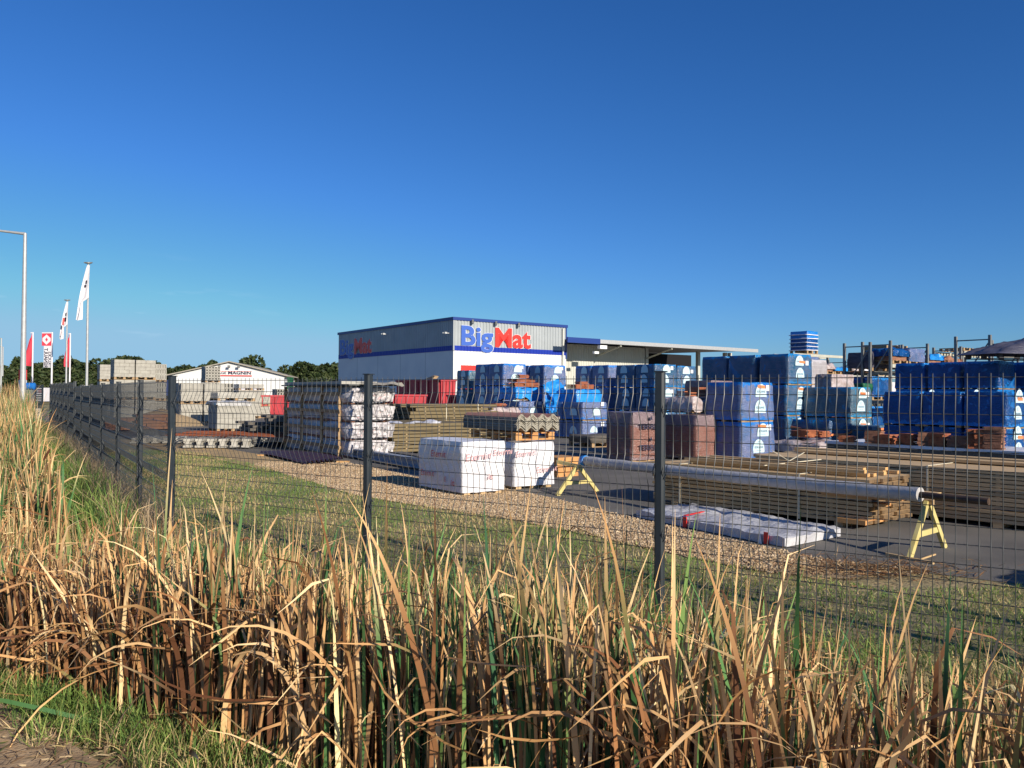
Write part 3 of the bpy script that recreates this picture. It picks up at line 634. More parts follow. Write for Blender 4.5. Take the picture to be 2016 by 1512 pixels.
s=MB(); q=Pf+BV*(f1*.95)+Vector((0,0,zf0-.3)); s.bar(q,q+BV*.8,.35,.3); s.bar(q+BV*-.6+Vector((0,0,-.5)),q+BV*-.1+Vector((0,0,-.5)),.25,.2); obj('wall_lamp',s,M['paper'],wt)

# --- white gabled garage
gt=thing('garage','white gabled workshop with a red and white name sign','building')
DG=112.
pl=at(337,738,DG); pr=at(560,743,DG*1.02); ap=at(452,714,DG*1.01)
dG=(Vector((pr.x,pr.y,0))-Vector((pl.x,pl.y,0))); wG=dG.length; dG.normalize(); nG=Vector((dG.y,-dG.x,0)); bG=-nG*26
zl=pl.z; za=ap.z; P0=Vector((pl.x,pl.y,0)); ax=(Vector((ap.x,ap.y,0))-P0).dot(dG)
s=MB(); fr=[P0,P0+dG*wG]; fv=[(P0.x,P0.y,0),(fr[1].x,fr[1].y,0),(fr[1].x,fr[1].y,zl),(P0.x+dG.x*ax,P0.y+dG.y*ax,za),(P0.x,P0.y,zl)]
bv=[(v[0]+bG.x,v[1]+bG.y,v[2]) for v in fv]; s.add(fv+bv,[(0,1,2,3,4),(9,8,7,6,5),(0,4,9,5),(1,6,7,2)]); obj('wall',s,M['white'],gt)
s=MB()
for (i,j,sg) in ((4,3,-1),(3,2,1)):
    a=Vector(fv[i])+Vector((0,0,.08)); b=Vector(fv[j])+Vector((0,0,.08)); 
    if sg<0: a=a-dG*1.6+Vector((0,0,-.45))
    else: b=b+dG*.5+Vector((0,0,-.15))
    q=[a+nG*.4,b+nG*.4,b+bG,a+bG]; s.add([tuple(p) for p in q]+[tuple(p+Vector((0,0,.15))) for p in q],[(3,2,1,0),(4,5,6,7),(0,1,5,4),(1,2,6,5),(2,3,7,6),(3,0,4,7)])
obj('roof',s,M['fibre'],gt)
def gpt(px,py): 
    r=ray(px,py); k=P0.dot(nG)/Vector((r.x,r.y,0)).dot(nG); return Vector((r.x*k,r.y*k,CAMH+r.z*k))
a=gpt(406,730); b=gpt(496,741); s=MB(); w_=(b-a).dot(dG); z1=a.z; z0=b.z
def pl_(s,o,x0,x1,z0,z1,m=0,th=.06):
    vs=[]
    for z in (z0,z1):
        for x,n_ in ((x0,0),(x1,0),(x1,th),(x0,th)):
            q=o+dG*x+nG*n_; vs.append((q.x,q.y,z))
    s.add(vs,[(0,1,2,3),(7,6,5,4),(0,4,5,1),(1,5,6,2),(2,6,7,3),(3,7,4,0)],m)
o2=Vector((a.x,a.y,0))+nG*.03; pl_(s,o2,0,w_,z0,z1,0); pl_(s,o2+nG*.07,0,w_,z0,z0+.14,1,.01); pl_(s,o2+nG*.07,0,w_,z1-.06,z1,1,.01)
puttext(s,'GARAGE',o2+nG*.09+dG*w_*.08+Vector((0,0,z0+.28)),dG,Vector((0,0,1)),.46,bold=.02,m=2,width=w_*.36); puttext(s,'MAGNIN',o2+nG*.09+dG*w_*.48+Vector((0,0,z0+.26)),dG,Vector((0,0,1)),.62,bold=.03,m=2,width=w_*.50)
obj('name_sign',s,[M['white'],M['let_red'],M['ink']],gt)
for px,py in ((433,722),(452,722),(471,722)):
    q=gpt(px,py); s=MB(); s.tube([q,q+nG*.6],[.05,.05],6); s.bar(q+nG*.5+Vector((0,0,.15)),q+nG*.6-Vector((0,0,.15)),.35,.2); obj('wall_lamp',s,M['rack'],gt)
q=gpt(333,744); s=MB(); pl_(s,P0-dG*1.1,0,1.0,1,zl-.7); obj('side_lean_to',s,M['trim_blue'],gt)

# ------------------------------------------------------------------ trees
M['leafd']=attrmat('tree_leaf',rough=.6,transl=.15)
def crownmesh(seed, n=4200, rx=3.2, rz=2.6, leaf=.30, cols=((.035,.055,.018),(.055,.078,.026),(.075,.092,.036),(.024,.04,.016))):
    rg=np.random.default_rng(seed); nl=11; lc=rg.normal(0,1,(nl,3)); lc/=np.linalg.norm(lc,axis=1)[:,None]; lc*=rg.uniform(.35,.78,(nl,1)); lr=rg.uniform(.28,.5,nl)
    k=rg.integers(0,nl,n); d=rg.normal(0,1,(n,3)); d/=np.linalg.norm(d,axis=1)[:,None]; p=lc[k]+d*(lr[k]*rg.uniform(.55,1.05,n)**.5)[:,None]
    p*=np.array([rx,rx,rz]); nr=rg.normal(0,1,(n,3)); nr/=np.linalg.norm(nr,axis=1)[:,None]; t=np.cross(nr,rg.normal(0,1,(n,3))); t/=np.linalg.norm(t,axis=1)[:,None]; b=np.cross(nr,t)
    s=leaf*rg.uniform(.5,1.25,n)[:,None]
    V=np.stack([p-t*s,p-b*s*.55,p+t*s,p+b*s*.55],1).reshape(-1,3); F=np.arange(n*4).reshape(-1,4)
    me=bpy.data.meshes.new('crown'); me.from_pydata(V.tolist(),[],F.tolist()); c=np.array(cols)[rg.integers(0,len(cols),n)]*rg.uniform(.7,1.4,(n,1)); c4=np.ones((n,4,4)); c4[...,:3]=c[:,None]
    a=me.color_attributes.new('Col','FLOAT_COLOR','POINT'); a.data.foreach_set('color',c4.astype(np.float32).ravel()); me.materials.append(M['leafd']); return me
crowns=[crownmesh(s) for s in range(4)]
airy=crownmesh(9,n=900,cols=((.12,.13,.07),(.16,.16,.10),(.08,.09,.05)))
def trunkmesh(h):
    s=MB(); s.tube([(0,0,-.1),(.05,0,h*.4),(-.05,.08,h*.75),(0,0,h*1.1)],[.26,.2,.15,.06],8)
    for k in range(5):
        a=k*1.3; z=h*(.5+.1*k); s.tube([(0,0,z),(math.cos(a)*.9,math.sin(a)*.9,z+.7),(math.cos(a)*1.7,math.sin(a)*1.7,z+1.2)],[.11,.07,.03],6)
    return s.mesh('trunk',[M['leafbark']])
TK=trunkmesh(3.2)
def tree(px,pyt,D,w,label,group,k,cr=None,h=None):
    top=at(px,pyt,D); z=top.z; t=thing('tree',label,'tree',(top.x,D,0),random.uniform(0,6.28),group); t.location=(top.x,D,0)
    s=z/6.2; sw=w/3.2
    c=obj('crown',None,None,t,me=cr or crowns[k%4]); c.location=(0,0,z*.56); c.scale=(sw,sw,z*.44/2.45)
    u=obj('trunk',None,None,t,me=TK); u.scale=(s,s,s*.9)
lw='dark green tree crown of the back row in the treeline behind the flags'
for i,(px,py) in enumerate([(-60,716),(-20,716),(20,722),(48,712),(75,716),(98,714),(122,718),(148,712),(172,712),(196,716),(225,712),(212,708)]):
    tree(px,py+random.uniform(-3,5),118+random.uniform(-10,22),random.uniform(2.8,4.2),lw,'trees behind the flags',i)
for i in range(12):
    tree(-90+i*33,737+random.uniform(-3,3),104+random.uniform(-4,6),3.0,'low bushy tree filling the foot of the dark treeline behind the flags','low trees behind the flags',i)
tree(118,700,128,3.0,'sparse pale-leaved tree rising above the dark treeline between the banners',None,0,airy)
tree(263,696,150,5.5,'dark tree whose top shows above the highest concrete block pallets',None,1)
tree(236,708,150,3.6,'dark tree crown just left of the highest concrete block pallets',None,2)
for i,px in enumerate((308,330,352,376,398,420)): tree(px,717+random.uniform(0,7),160,4.2,'green tree showing over the roof of the white garage','trees behind the garage',i)
tree(423,711,165,3,'small tree top peeping over the left slope of the garage roof',None,0)
tree(495,706,150,4.2,'round green tree behind the right slope of the garage roof',None,3)
for i,(px,py) in enumerate(((525,726),(548,729),(568,728))): tree(px,py,165,3.8,'low green tree to the right of the white garage','trees right of the garage',i)
for i,(px,py,w) in enumerate(((592,714,4.2),(622,712,4.0),(650,716,4.2),(576,724,3.4),(606,730,3.6),(640,730,3.6),(668,722,3.2))): tree(px,py,128+i*2,w,'broad dark green tree left of the warehouse, '+('tallest, leftmost','tall, second peak','tall, third peak','low, at the far left of its group','low, between the two left peaks','low, between the two right peaks','half hidden by the warehouse corner')[i],'trees left of the warehouse',i)

# ------------------------------------------------------------------ lamps, flags, banners
def pole(s,h,r0,r1,lean=(0,0)): s.tube([(0,0,-.3),(lean[0]*.5,lean[1]*.5,h*.5),(lean[0],lean[1],h)],[r0,(r0+r1)/2,r1],12)
def lamp(px,pyt,D,label,arm,g='street lamps'):
    top=at(px,pyt,D); h=top.z; t=thing('street_lamp',label,'street lamp',(top.x,D,0),0,g)
    t.location=(top.x,D,0); s=MB(); pole(s,h,.13,.065,(0.0,0)); obj('pole',s,M['steel'],t)
    s=MB(); s.tube([(0,0,h-.03),(-arm*.6,0,h+.06),(-arm,0,h+.12)],[.06,.05,.045],8); obj('arm',s,M['steel'],t)
    s=MB(); s.bar((-arm,0,h+.12),(-arm-.6,0,h+.15),.28,.10); obj('lamp_head',s,M['steel'],t)
lamp(49.5,459,34,'tall galvanised street lamp with a single arm in the left foreground',1.3)
lamp(3,666,95,'distant slim street lamp at the left edge with its head lowest',1.0)
lamp(6,683,105,'second distant street lamp just inside the left edge, shorter',.6)
def cloth(pts_fn, nx=6, nz=14): 
    s=MB(); vs=[]
    for j in range(nz+1):
        for i in range(nx+1): vs.append(pts_fn(i/nx,j/nz))
    f=[(j*(nx+1)+i,j*(nx+1)+i+1,(j+1)*(nx+1)+i+1,(j+1)*(nx+1)+i) for j in range(nz) for i in range(nx)]
    s.add(vs,f,0,True); return s
M['clothw']=M['flagwhite']
def flagpole(px,pyt,D,label,ext,marks):
    top=at(px,pyt,D); h=top.z; u=D/FPX; t=thing('flagpole',label,'flag',(top.x,D,0),0,'flagpoles with hanging white flags')
    s=MB(); pole(s,h,.075,.04); obj('pole',s,M['steel'],t)
    s=MB(); s.tube([(0,0,h),(0,0,h+.06)],[.14,.14],10); s.bar((-.22,0,h+.05),(.2,0,h+.05),.06); obj('cap',s,M['rack'],t)
    wid=ext[0]*u; hb=ext[1]*u; hp=ext[2]*u
    def fn(a,b):
        # left edge swings away from the pole, right edge stays near it until the flag folds down
        zr=h-.1-b*hp if b<.62 else h-.1-.62*hp-(b-.62)*hb*.95
        xl=-wid*min(1,(b*1.0)**.85); xr=(.14*(1-b*.4)) if b<.62 else -wid*.32-(b-.62)*.3*wid
        x=xl+(xr-xl)*a; z=h-.1-b*hb + (a*(b*hb-(h-.1-zr))); 
        if b>.93: z+=abs(a-.5)*.5*u*20*.5
        return (x,-.12-.10*math.sin(a*7+b*4)*b,z)
    fl=obj('flag',cloth(fn),M['flagwhite'],t)
    for (a0,b0,a1,b1,mm) in marks:
        s=MB(); vs=[fn(a0,b0),fn(a1,b0),fn(a1,b1),fn(a0,b1)]; s.add([(v[0],v[1]-.05,v[2]) for v in vs],[(0,1,2,3)]); obj('flag_mark',s,M[mm],fl)
flagpole(174,519,41.6,'taller flagpole with a limp white flag bearing one small dark mark',(22,110,112),[(.45,.27,.72,.33,'ink'),(.35,.35,.65,.39,'ink'),(.25,.62,.6,.625,'ink')])
flagpole(132.5,592,58,'shorter flagpole with a limp white flag printed in dark blue and red',(14,74,78),[(.45,.28,.8,.36,'ink'),(.4,.40,.85,.50,'ink'),(.15,.42,.4,.6,'inkred'),(.05,.62,.4,.72,'ink'),(.3,.78,.9,.86,'inkred'),(.1,.9,.4,.95,'ink')])
def banner(px,pyt,D,label,kind,w,hpx,base):
    top=at(px,pyt,D); h=top.z; u=D/FPX; t=thing('banner_pole',label,'banner',(top.x,D,0),0,'upright banners by the road')
    s=MB(); pole(s,h,.07,.05); obj('pole',s,M['flagwhite'],t); w*=u; H=hpx*u
    s=MB(); s.bar((0,0,h-.04),(-w*(1.0 if kind else .3),0,h-.06),.07); obj('top_bar',s,M['flagwhite'],t)
    if not kind:
        def fn(a,b):
            xl=-w*min(1,.12+b**.55*.95) ; return (-.06+xl*(1-a),.05*math.sin(a*5+b*6),h-.05-b*H-(1-a)*(.0 if b<.5 else -.05)-(1-a)*w*.55*(1-b))
        obj('red_cloth',cloth(fn,5,16),M['redflag'],t)
    else:
        s=MB(); hr=H*.36; s.box((-w,-.02,h-.1-hr),(-.06,.02,h-.1),0); ban=obj('red_cloth',s,M['redflag'],t)
        s=MB(); s.box((-w*.80,-.02,h-.1-H),(-.06,.02,h-.1-hr-.01),0); ban2=obj('white_cloth',s,M['flagwhite'],t)
        # diamond emblem ring
        s=MB(); cx=-w/2-.03; cz=h-.1-hr/2
        o_=[(cx,cz+hr*.42),(cx+w*.40,cz+hr*.12),(cx+w*.40,cz-hr*.12),(cx,cz-hr*.42),(cx-w*.40,cz-hr*.12),(cx-w*.40,cz+hr*.12)]
        i_=[(cx,cz+hr*.17),(cx+w*.12,cz+hr*.02),(cx+w*.12,cz-hr*.02),(cx,cz-hr*.17),(cx-w*.12,cz-hr*.02),(cx-w*.12,cz+hr*.02)]
        s.add([(x,-.026,z) for x,z in o_+i_],[(k,(k+1)%6,(k+1)%6+6,k+6) for k in range(6)]); obj('emblem',s,M['flagwhite'],ban)
        s=MB(); puttext(s,'RENAULT',Vector((-w*.13,-.03,h-.2-H+.12)),Vector((0,0,1)),Vector((-1,0,0))*-1 if False else Vector((-1,0,0)),w*.48,bold=.03,width=H*.56)
        puttext(s,'TRUCKS',Vector((-w*.52,-.03,h-.2-H+.12)),Vector((0,0,1)),Vector((-1,0,0)),w*.42,bold=.02,width=H*.46)
        # seen from behind: mirror the writing left-right
        xs_=[v[0] for v in s.v]; cxm=-w*.43; s.v=[(2*cxm-v[0],v[1],v[2]) for v in s.v]; s.f=[f[::-1] for f in s.f]
        obj('lettering',s,M['ink'],ban2)
banner(65,654,66,'leftmost plain red feather banner on a white pole beside the street lamp',0,15,66,760)
banner(103,654,60,'upright red and white banner with a white diamond emblem and black lettering',1,20,67,790)
banner(138.5,656,66,'plain red feather banner right behind the shorter flagpole',0,10,66,750)
# low red/white pylon sign
P=at(45,728,70); t=thing('pylon_sign','low red-topped white pylon sign behind the lamp pole','sign',(P.x,70,0))
u=70/FPX; s=MB(); s.box((-7*u,-.1,P.z-20*u),(7*u,.1,P.z)); obj('red_panel',s,M['let_red'],t); s=MB(); s.box((-7*u,-.09,0),(7*u,.09,P.z-20*u-.02)); o=obj('white_panel',s,M['flagwhite'],t)
P=at(60,759,50); t=thing('tank','shiny blue plastic tank behind the green fence','tank',(P.x,50,0)); s=MB(); s.tube([(-.30,0,1.76),(-.24,0,1.76),(.24,0,1.76),(.30,0,1.76)],[.12,.22,.22,.12],14); obj('body',s,M['bluetank'],t)
s=MB(); s.box((-.25,-.2,0),(.25,.2,1.54)); obj('cradle',s,M['rack'],t)
# green and grey fence pieces across the end of the ditch
P=G(66,812); t=thing('panel_fence','dark green solid fence panel at the far end of the reeds','fence',(P.x,P.y,0)); s=MB(); s.box((-.75,-.03,0),(.15,.03,1.85)); obj('panel',s,M['dgreen'],t); s=MB(); s.box((-.82,-.05,0),(-.76,.05,1.9)); obj('post',s,M['fence'],t)
t=thing('panel_fence','dark grey louvred fence panel left of the white van','fence',(P.x+.17,P.y-.4,0)); s=MB()
for k in range(15): s.box((.0,-.02,.1+.12*k),(.62,.02,.2+.12*k))
obj('slats',s,M['fence'],t); s=MB(); s.box((.62,-.05,0),(.7,.05,1.92)); obj('post',s,M['fence'],t)
P=G(71,829); t=thing('stone_block','pale stone block at the end of the dark fence panel','stone',(P.x,P.y-.2,0)); s=MB(); s.box((-.16,-.2,0),(.22,.2,.62)); o=obj('block',s,M['stone'],t)
P=G(64,822); t=thing('rag','orange and white scrap caught beside the stone block','scrap',(P.x,P.y-.3,0)); s=MB(); s.add([(-.12,0,.15),(.1,.02,0),(.12,-.05,.5),(.02,.03,.78),(-.1,-.04,.6)],[(0,1,2,3,4)]); s.add([(-.1,.06,.2),(.12,.05,.05),(.1,.04,.55),(-.05,.08,.7)],[(0,1,2,3)]); obj('cloth',s,M['woodo'],t)
P=at(89,782,90); t=thing('delivery_van','small white box van parked far behind the fence','van',(P.x,90,0)); s=MB(); s.box((-.44,-.9,.35),(.40,1.6,1.85)); obj('body',s,M['flagwhite'],t)
s=MB(); s.box((-.40,-1.6,.32),(.36,-.92,1.1)); obj('cab',s,M['flagwhite'],t)
for sx in (-.36,.32):
    s=MB(); s.tube([(sx-.07,-1.2,.22),(sx+.07,-1.2,.22)],.22,14); obj('wheel',s,M['rubber'],t)
s=MB(); s.box((-.22,-.93,1.35),(.16,-.905,1.6)); obj('sign',s,M['inkpink'],t)

# ------------------------------------------------------------------ wrapped tile packs on pallets
def palletmesh(r,l,h=.13,m=None):
    s=MB()
    for y in (0,l/2-.05,l-.1): s.box((0,y,0),(r,y+.1,.022))
    for x in (0,r/2-.06,r-.12):
        for y in (0,l/2-.05,l-.1): s.box((x,y+.004,.022),(x+.12,y+.096,h-.022))
    n=5
    for k in range(n):
        x=(r-.1)*k/(n-1); s.box((x,0,h-.022),(x+.1,l,h))
    return s.mesh('pallet',[m or M['wood']])
def wrapmesh(r,l,z0,z1,mt,seed,bulge=.015,n=10,amp=.012,flare=.0,slant=0):
    # closed wavy skin around a load; grid on 4 sides plus top and bottom
    s=MB(); rr=.03; per=[]
    def edge(a,b,k):
        for i in range(k): t=i/k; per.append((a[0]+(b[0]-a[0])*t,a[1]+(b[1]-a[1])*t))
    c=rr*.5
    edge((c,0),(r-c,0),n); edge((r-c,0),(r,c),1); edge((r,c),(r,l-c),n); edge((r,l-c),(r-c,l),1); edge((r-c,l),(c,l),n); edge((c,l),(0,l-c),1); edge((0,l-c),(0,c),n); edge((0,c),(c,0),1)
    N=len(per); nzv=8; zs=[z0+(z1-z0)*k/nzv for k in range(nzv+1)]
    vs=[]
    for k,z in enumerate(zs):
        for (x,y) in per:
            f=(z-z0)/(z1-z0)
            d=noise.noise(Vector((x*3+seed*7.1,y*3+seed*3.3,z*3.5)))*amp*2+ noise.noise(Vector((x*9+seed,y*9,z*8)))*amp*.7
            cx,cy=x-r/2,y-l/2; nx_=cx/(r/2) if abs(cx)/(r/2)>abs(cy)/(l/2) else 0; ny_=cy/(l/2) if nx_==0 else 0
            o=d+bulge*math.sin(math.pi*f)+flare*(1-f)**3-(.02 if k==nzv else 0)
            zz=z+(noise.noise(Vector((x*2+seed,y*2,5)))*.02 if k==nzv else 0)-(slant*x/r if k==nzv else 0)-(.012*abs(noise.noise(Vector((x*6,y*6,seed)))) if k==0 else 0)
            vs.append((x+nx_*o,y+ny_*o,zz))
    f=[(k*N+i,k*N+(i+1)%N,(k+1)*N+(i+1)%N,(k+1)*N+i) for k in range(nzv) for i in range(N)]
    vs.append((r/2,l/2,z1+.012-slant/2)); f+=[(nzv*N+i,nzv*N+(i+1)%N,len(vs)-1) for i in range(N)]
    vs.append((r/2,l/2,z0)); f+=[((i+1)%N,i,len(vs)-1) for i in range(N)]
    s.add(vs,f,0,True); return s.mesh('wrap',[mt])
def dome(s, O, ex, w, h, m=0, text=True, tm=1):
    up=Vector((0,0,1)); n=Vector(ex).cross(up); O=Vector(O); pts=[O-ex*w/2,O+ex*w/2]
    k=9
    for i in range(k+1):
        a=math.pi*i/k; pts.append(O+ex*(math.cos(a)*w/2*.98)+up*(h*.25+math.sin(a)*h*.75))
    s.add([tuple(p) for p in pts],[tuple(range(len(pts)))],m)
    if text:
        puttext(s,'EDILIANS',O-ex*w*.36+up*h*.33+n*.003,ex,up,h*.22,bold=.012,m=tm,width=w*.72)
        puttext(s,'Terres cuites',O-ex*w*.2+up*h*.13+n*.003,ex,up,h*.10,m=tm,width=w*.4)
        c=O+up*h*.74+n*.003; rr=h*.11; ring=[]
        for i in range(9):
            a=R(50+i*32); ring.append((c+ex*math.cos(a)*rr+up*math.sin(a)*rr, c+ex*math.cos(a)*rr*.72+up*math.sin(a)*rr*.72))
        for i in range(8): s.add([ring[i][0],ring[i+1][0],ring[i+1][1],ring[i][1]],[(0,1,2,3)],tm)
PACK={}
def pack_meshes(r,l,h,kind,var,lab):
    key=(round(r,2),round(l,2),round(h,2),kind,var,lab)
    if key in PACK: return PACK[key]
    pm=PACK.setdefault(('pal',key[0],key[1]),palletmesh(r,l))
    wm=wrapmesh(r,l,.045,h,M['f_'+kind],var+len(kind),flare=.03 if kind in('lilac','blue') else .01)
    e=.032; s=MB(); two=h>.75
    zs_=[(.20,.30)]+([(.56,.29)] if two else [])
    if h<=.75: zs_=[(.17,.26)]
    rg=random.Random(var*31+len(kind))
    lm=[]
    if lab:
        for (z,hh) in zs_:
            s=MB(); xo=rg.uniform(.42,.62)
            dome(s,(r*xo,-e,z),Vector((1,0,0)),.40 if two else .34,hh,text=(lab>1)); lm.append(s.mesh('label',[M['lab'],M['labtx']]))
        if lab!=3:
            for (z,hh) in zs_:
                s=MB(); xo=rg.uniform(.42,.6)
                dome(s,(-e,l*(1-xo),z),Vector((0,-1,0)),.36,hh,text=(lab>1)); lm.append(s.mesh('label',[M['lab'],M['labtx']]))
        s=MB(); x=r*rg.uniform(.66,.74); z=h*rg.uniform(.62,.8)
        s.add([(x,-e-.004,z),(x+.14,-e-.004,z),(x+.14,-e-.004,z+.13),(x,-e-.004,z+.13)],[(0,1,2,3)]); lm.append(s.mesh('paper_note',[M['paper']]))
        if lab>1:
            s=MB(); s.add([(x-.30,-e-.003,z+.06),(x-.03,-e-.003,z+.05),(x-.03,-e-.003,z+.12),(x-.30,-e-.003,z+.13)],[(0,1,2,3)]); lm.append(s.mesh('orange_label',[M['straporange']]))
    PACK[key]=(pm,wm,lm); return PACK[key]
ORD=['nearest','second','third','fourth','fifth','sixth']; TIER={1:[''],2:['lower','upper'],3:['bottom','middle','top'],4:['bottom','second','third','top']}
KN={'lilac':'blue-grey tile pack','teal':'teal-blue tile pack','blue':'bright blue tile pack','cyan':'cyan tile pack','clay':'brown clay tile pack in clear film','box':'pale grey carton pack with white straps'}
def packs(desc, xn, D, cols, tiers, l, pitch, r, h, kind, lab=1, jit=.02, skip=(), top=None, base=0, group=None):
    P=at(xn,800,D); P.z=base; out=[]
    for c in range(cols):
        for k in range(tiers):
            if (c,k) in skip: continue
            jx=random.uniform(-jit,jit); jy=random.uniform(-jit,jit); rz=ANG+random.uniform(-.02,.02)
            loc=P+AV*(c*pitch+jy)+BV*jx+Vector((0,0,k*h))
            tr=TIER[tiers][k]; cl=(ORD[c]+' column, ') if cols>1 else ''
            label=f"{KN[kind]}, {cl}{(tr+', ') if tr else ''}{desc}"
            t=thing('tile_pack',label,'tile pack',loc,rz,group or 'film-wrapped tile packs in the yard')
            pm,wm,lm=pack_meshes(r,l,h,kind,random.randrange(3),lab)
            obj('pallet',None,None,t,me=pm); w=obj('wrap',None,None,t,me=wm)
            for m_ in lm: obj(m_.name.split('.')[0],None,None,w,me=m_)
            out.append(t)
    return out
packs('the lone stack behind the timber',1460,17.8,1,2,1.0,1.1,1.13,.88,'lilac',lab=3)
packs('the tall row beside the racks',1550,23,3,3,.95,1.08,1.13,.89,'teal',lab=3)
packs('the row left of the third post',1289,29,2,3,.97,1.05,1.12,.86,'teal')
packs('the row behind the open clay tiles',1334,30.6,2,3,.97,1.05,1.05,.86,'teal')
packs('the row before the storage wing',1198,31.8,2,3,.98,1.04,1.1,.88,'lilac')
packs('the row right of the torn pack',1070,33,2,3,.98,1.06,1.12,.89,'lilac')
packs('the row below the red letters',991,31.8,2,3,.98,1.05,1.13,.89,'lilac')
packs('the stack under the red panel',922,35,1,3,.98,1.06,1.12,.83,'cyan')
packs('the low row under torn film',1147,26.7,2,2,.97,1.04,1.08,.61,'lilac')
packs('the low row under brown tiles',1023,27.8,2,2,.97,1.04,1.08,.61,'lilac')
packs('beside the dark red skip',965,33.0,1,1,.97,1.04,1.08,.7,'lilac',lab=0)
packs('the stack before the racks',1675,22.2,1,2,1.45,1.5,1.05,.86,'cyan',lab=3)
packs('the front row, right edge',1981,17.3,3,2,.86,.93,1.15,.79,'blue',lab=3)
packs('the rear row, right edge',1965,24.6,3,3,.98,1.13,1.15,.86,'blue',lab=0)
packs('the stack at the very edge',2062,25.0,1,3,.98,1.13,1.15,.86,'blue',lab=0)
packs('low one by the tile heap',1716,20.5,1,1,.8,1,.85,.72,'cyan',lab=3)
packs('left of the third post',1247,17.6,1,1,.80,1,1.0,1.08,'clay',lab=0)
packs('between the third post and the lone blue stack',1370,18.0,1,1,.95,1,1.0,1.02,'clay',lab=0)
packs('the pale column by the racks',1598,30.5,1,3,1.0,1,1.0,.95,'box',lab=0)
# lettering on the clay pack
P=at(1247,800,17.6); P.z=0; words_=[]
for z in (.72,.26):
    s=MB(); words_.append(s)
    puttext(s,'TERREAL',P+BV*.14-AV*.045+Vector((0,0,z)),BV,Vector((0,0,1)),.16,bold=.03,width=.78)
    s.add([P+BV*x-AV*.045+Vector((0,0,z+y)) for x,y in ((.45,.2),(.55,.2),(.5,.3))],[(0,1,2)])
o=[q for q in bpy.data.objects if q.get('label','').startswith('brown clay tile pack in clear film, left of')][0]
for s in words_:
    s2=obj('lettering',s,M['ink']); s2.parent=o; s2.matrix_parent_inverse=(Matrix.Translation(o.location)@Matrix.Rotation(o.rotation_euler.z,4,'Z')).inverted()

# torn low pack with an orange strap
P=at(1634,800,20.4); P.z=0; t=thing('tile_pack','sagging torn blue pack tied with an orange strap, front of the racks','tile pack',P,ANG,'film-wrapped tile packs in the yard')
obj('pallet',None,None,t,me=palletmesh(1.05,1.0)); w=obj('wrap',None,None,t,me=wrapmesh(1.0,1.1,.1,.86,M['f_teal'],5,slant=.16,amp=.03,bulge=.03))
s=MB(); dome(s,(.45,-.05,.14),Vector((1,0,0)),.4,.28); obj('label',s,[M['lab'],M['labtx']],w)
s=MB(); s.bar((-.055,1.1,.66),(-.055,0,.50),.02,.05); s.bar((-.05,-.055,.50),(.6,-.06,.50),.02,.05); s.bar((.6,-.06,.50),(1.06,-.05,.60),.02,.05); obj('strap',s,M['straporange'],w)
s=MB(); 
def sheet(s,O,ex,ey,w,h,seed,amp=.06,nx=10,ny=8,m=0):
    vs=[]; ex=Vector(ex); ey=Vector(ey); n=ex.cross(ey).normalized()
    for j in range(ny+1):
        for i in range(nx+1):
            a,b=i/nx,j/ny; d=noise.noise(Vector((a*4+seed,b*4,seed*2)))*amp*2+noise.noise(Vector((a*11,b*11,seed)))*amp*.6
            e=noise.noise(Vector((a*5,b*5,seed+9)))*.05
            vs.append(Vector(O)+ex*(w*(a+e))+ey*(h*(b+e*.7))+n*d)
    s.add(vs,[(j*(nx+1)+i,j*(nx+1)+i+1,(j+1)*(nx+1)+i+1,(j+1)*(nx+1)+i) for j in range(ny) for i in range(nx)],m,True)
def cover(s,r,l,z,drop,seed,amp=.05):
    """film thrown over a load: wavy top that folds down at all sides with a ragged hem"""
    n=18; vs=[]
    for j in range(n+1):
        for i in range(n+1):
            a=-.22+1.44*i/n; b=-.22+1.44*j/n; ox=max(0,-a,a-1); oy=max(0,-b,b-1); o=max(ox,oy)/.22
            x=min(max(a,-.03),1.03)*r; y=min(max(b,-.03),1.03)*l; nn=noise.noise(Vector((a*4+seed,b*4,seed)))
            zz=z+nn*amp*1.6-o*drop*(1+nn*.7); k=noise.noise(Vector((a*7,b*7,seed+4)))*amp
            vs.append((x+(k if oy>0 or ox>0 else 0)+(a-.5)*.03,y+(k if ox>0 or oy>0 else 0)+(b-.5)*.03,zz))
    s.add(vs,[(j*(n+1)+i,j*(n+1)+i+1,(j+1)*(n+1)+i+1,(j+1)*(n+1)+i) for j in range(n) for i in range(n)],0,True)

# heaps and stacks of loose tiles
def tilestack(name,label,loc,rz,n,w=.42,d=.27,th=.028,mt='tile',layout=((0,0),),group='loose clay tile stacks',tilt=0,cat='tile stack'):
    t=thing(name,label,cat,loc,rz,group)
    for li,(x,y,*k) in enumerate(layout):
        nn=k[0] if k else n; z0=k[1] if len(k)>1 else 0; s=MB()
        for i in range(nn):
            Mx=Matrix.Translation((x+random.uniform(-.012,.012)+tilt*i*.03,y+random.uniform(-.012,.012),z0+i*th*1.06))@Matrix.Rotation(random.uniform(-.04,.04),4,'Z')@Matrix.Rotation(random.uniform(-.02,.02),4,'X')
            s.box((-w/2,-d/2,0),(w/2,d/2,th*.78),0,Mx); s.box((-w/2,-d/2-.003,th*.5),(-w/2+.05,d/2+.003,th*1.0),0,Mx)
        obj('tiles',s,M[mt],t)
    return t
P=at(1023,800,27.8)+AV*.2; P.z=1.26
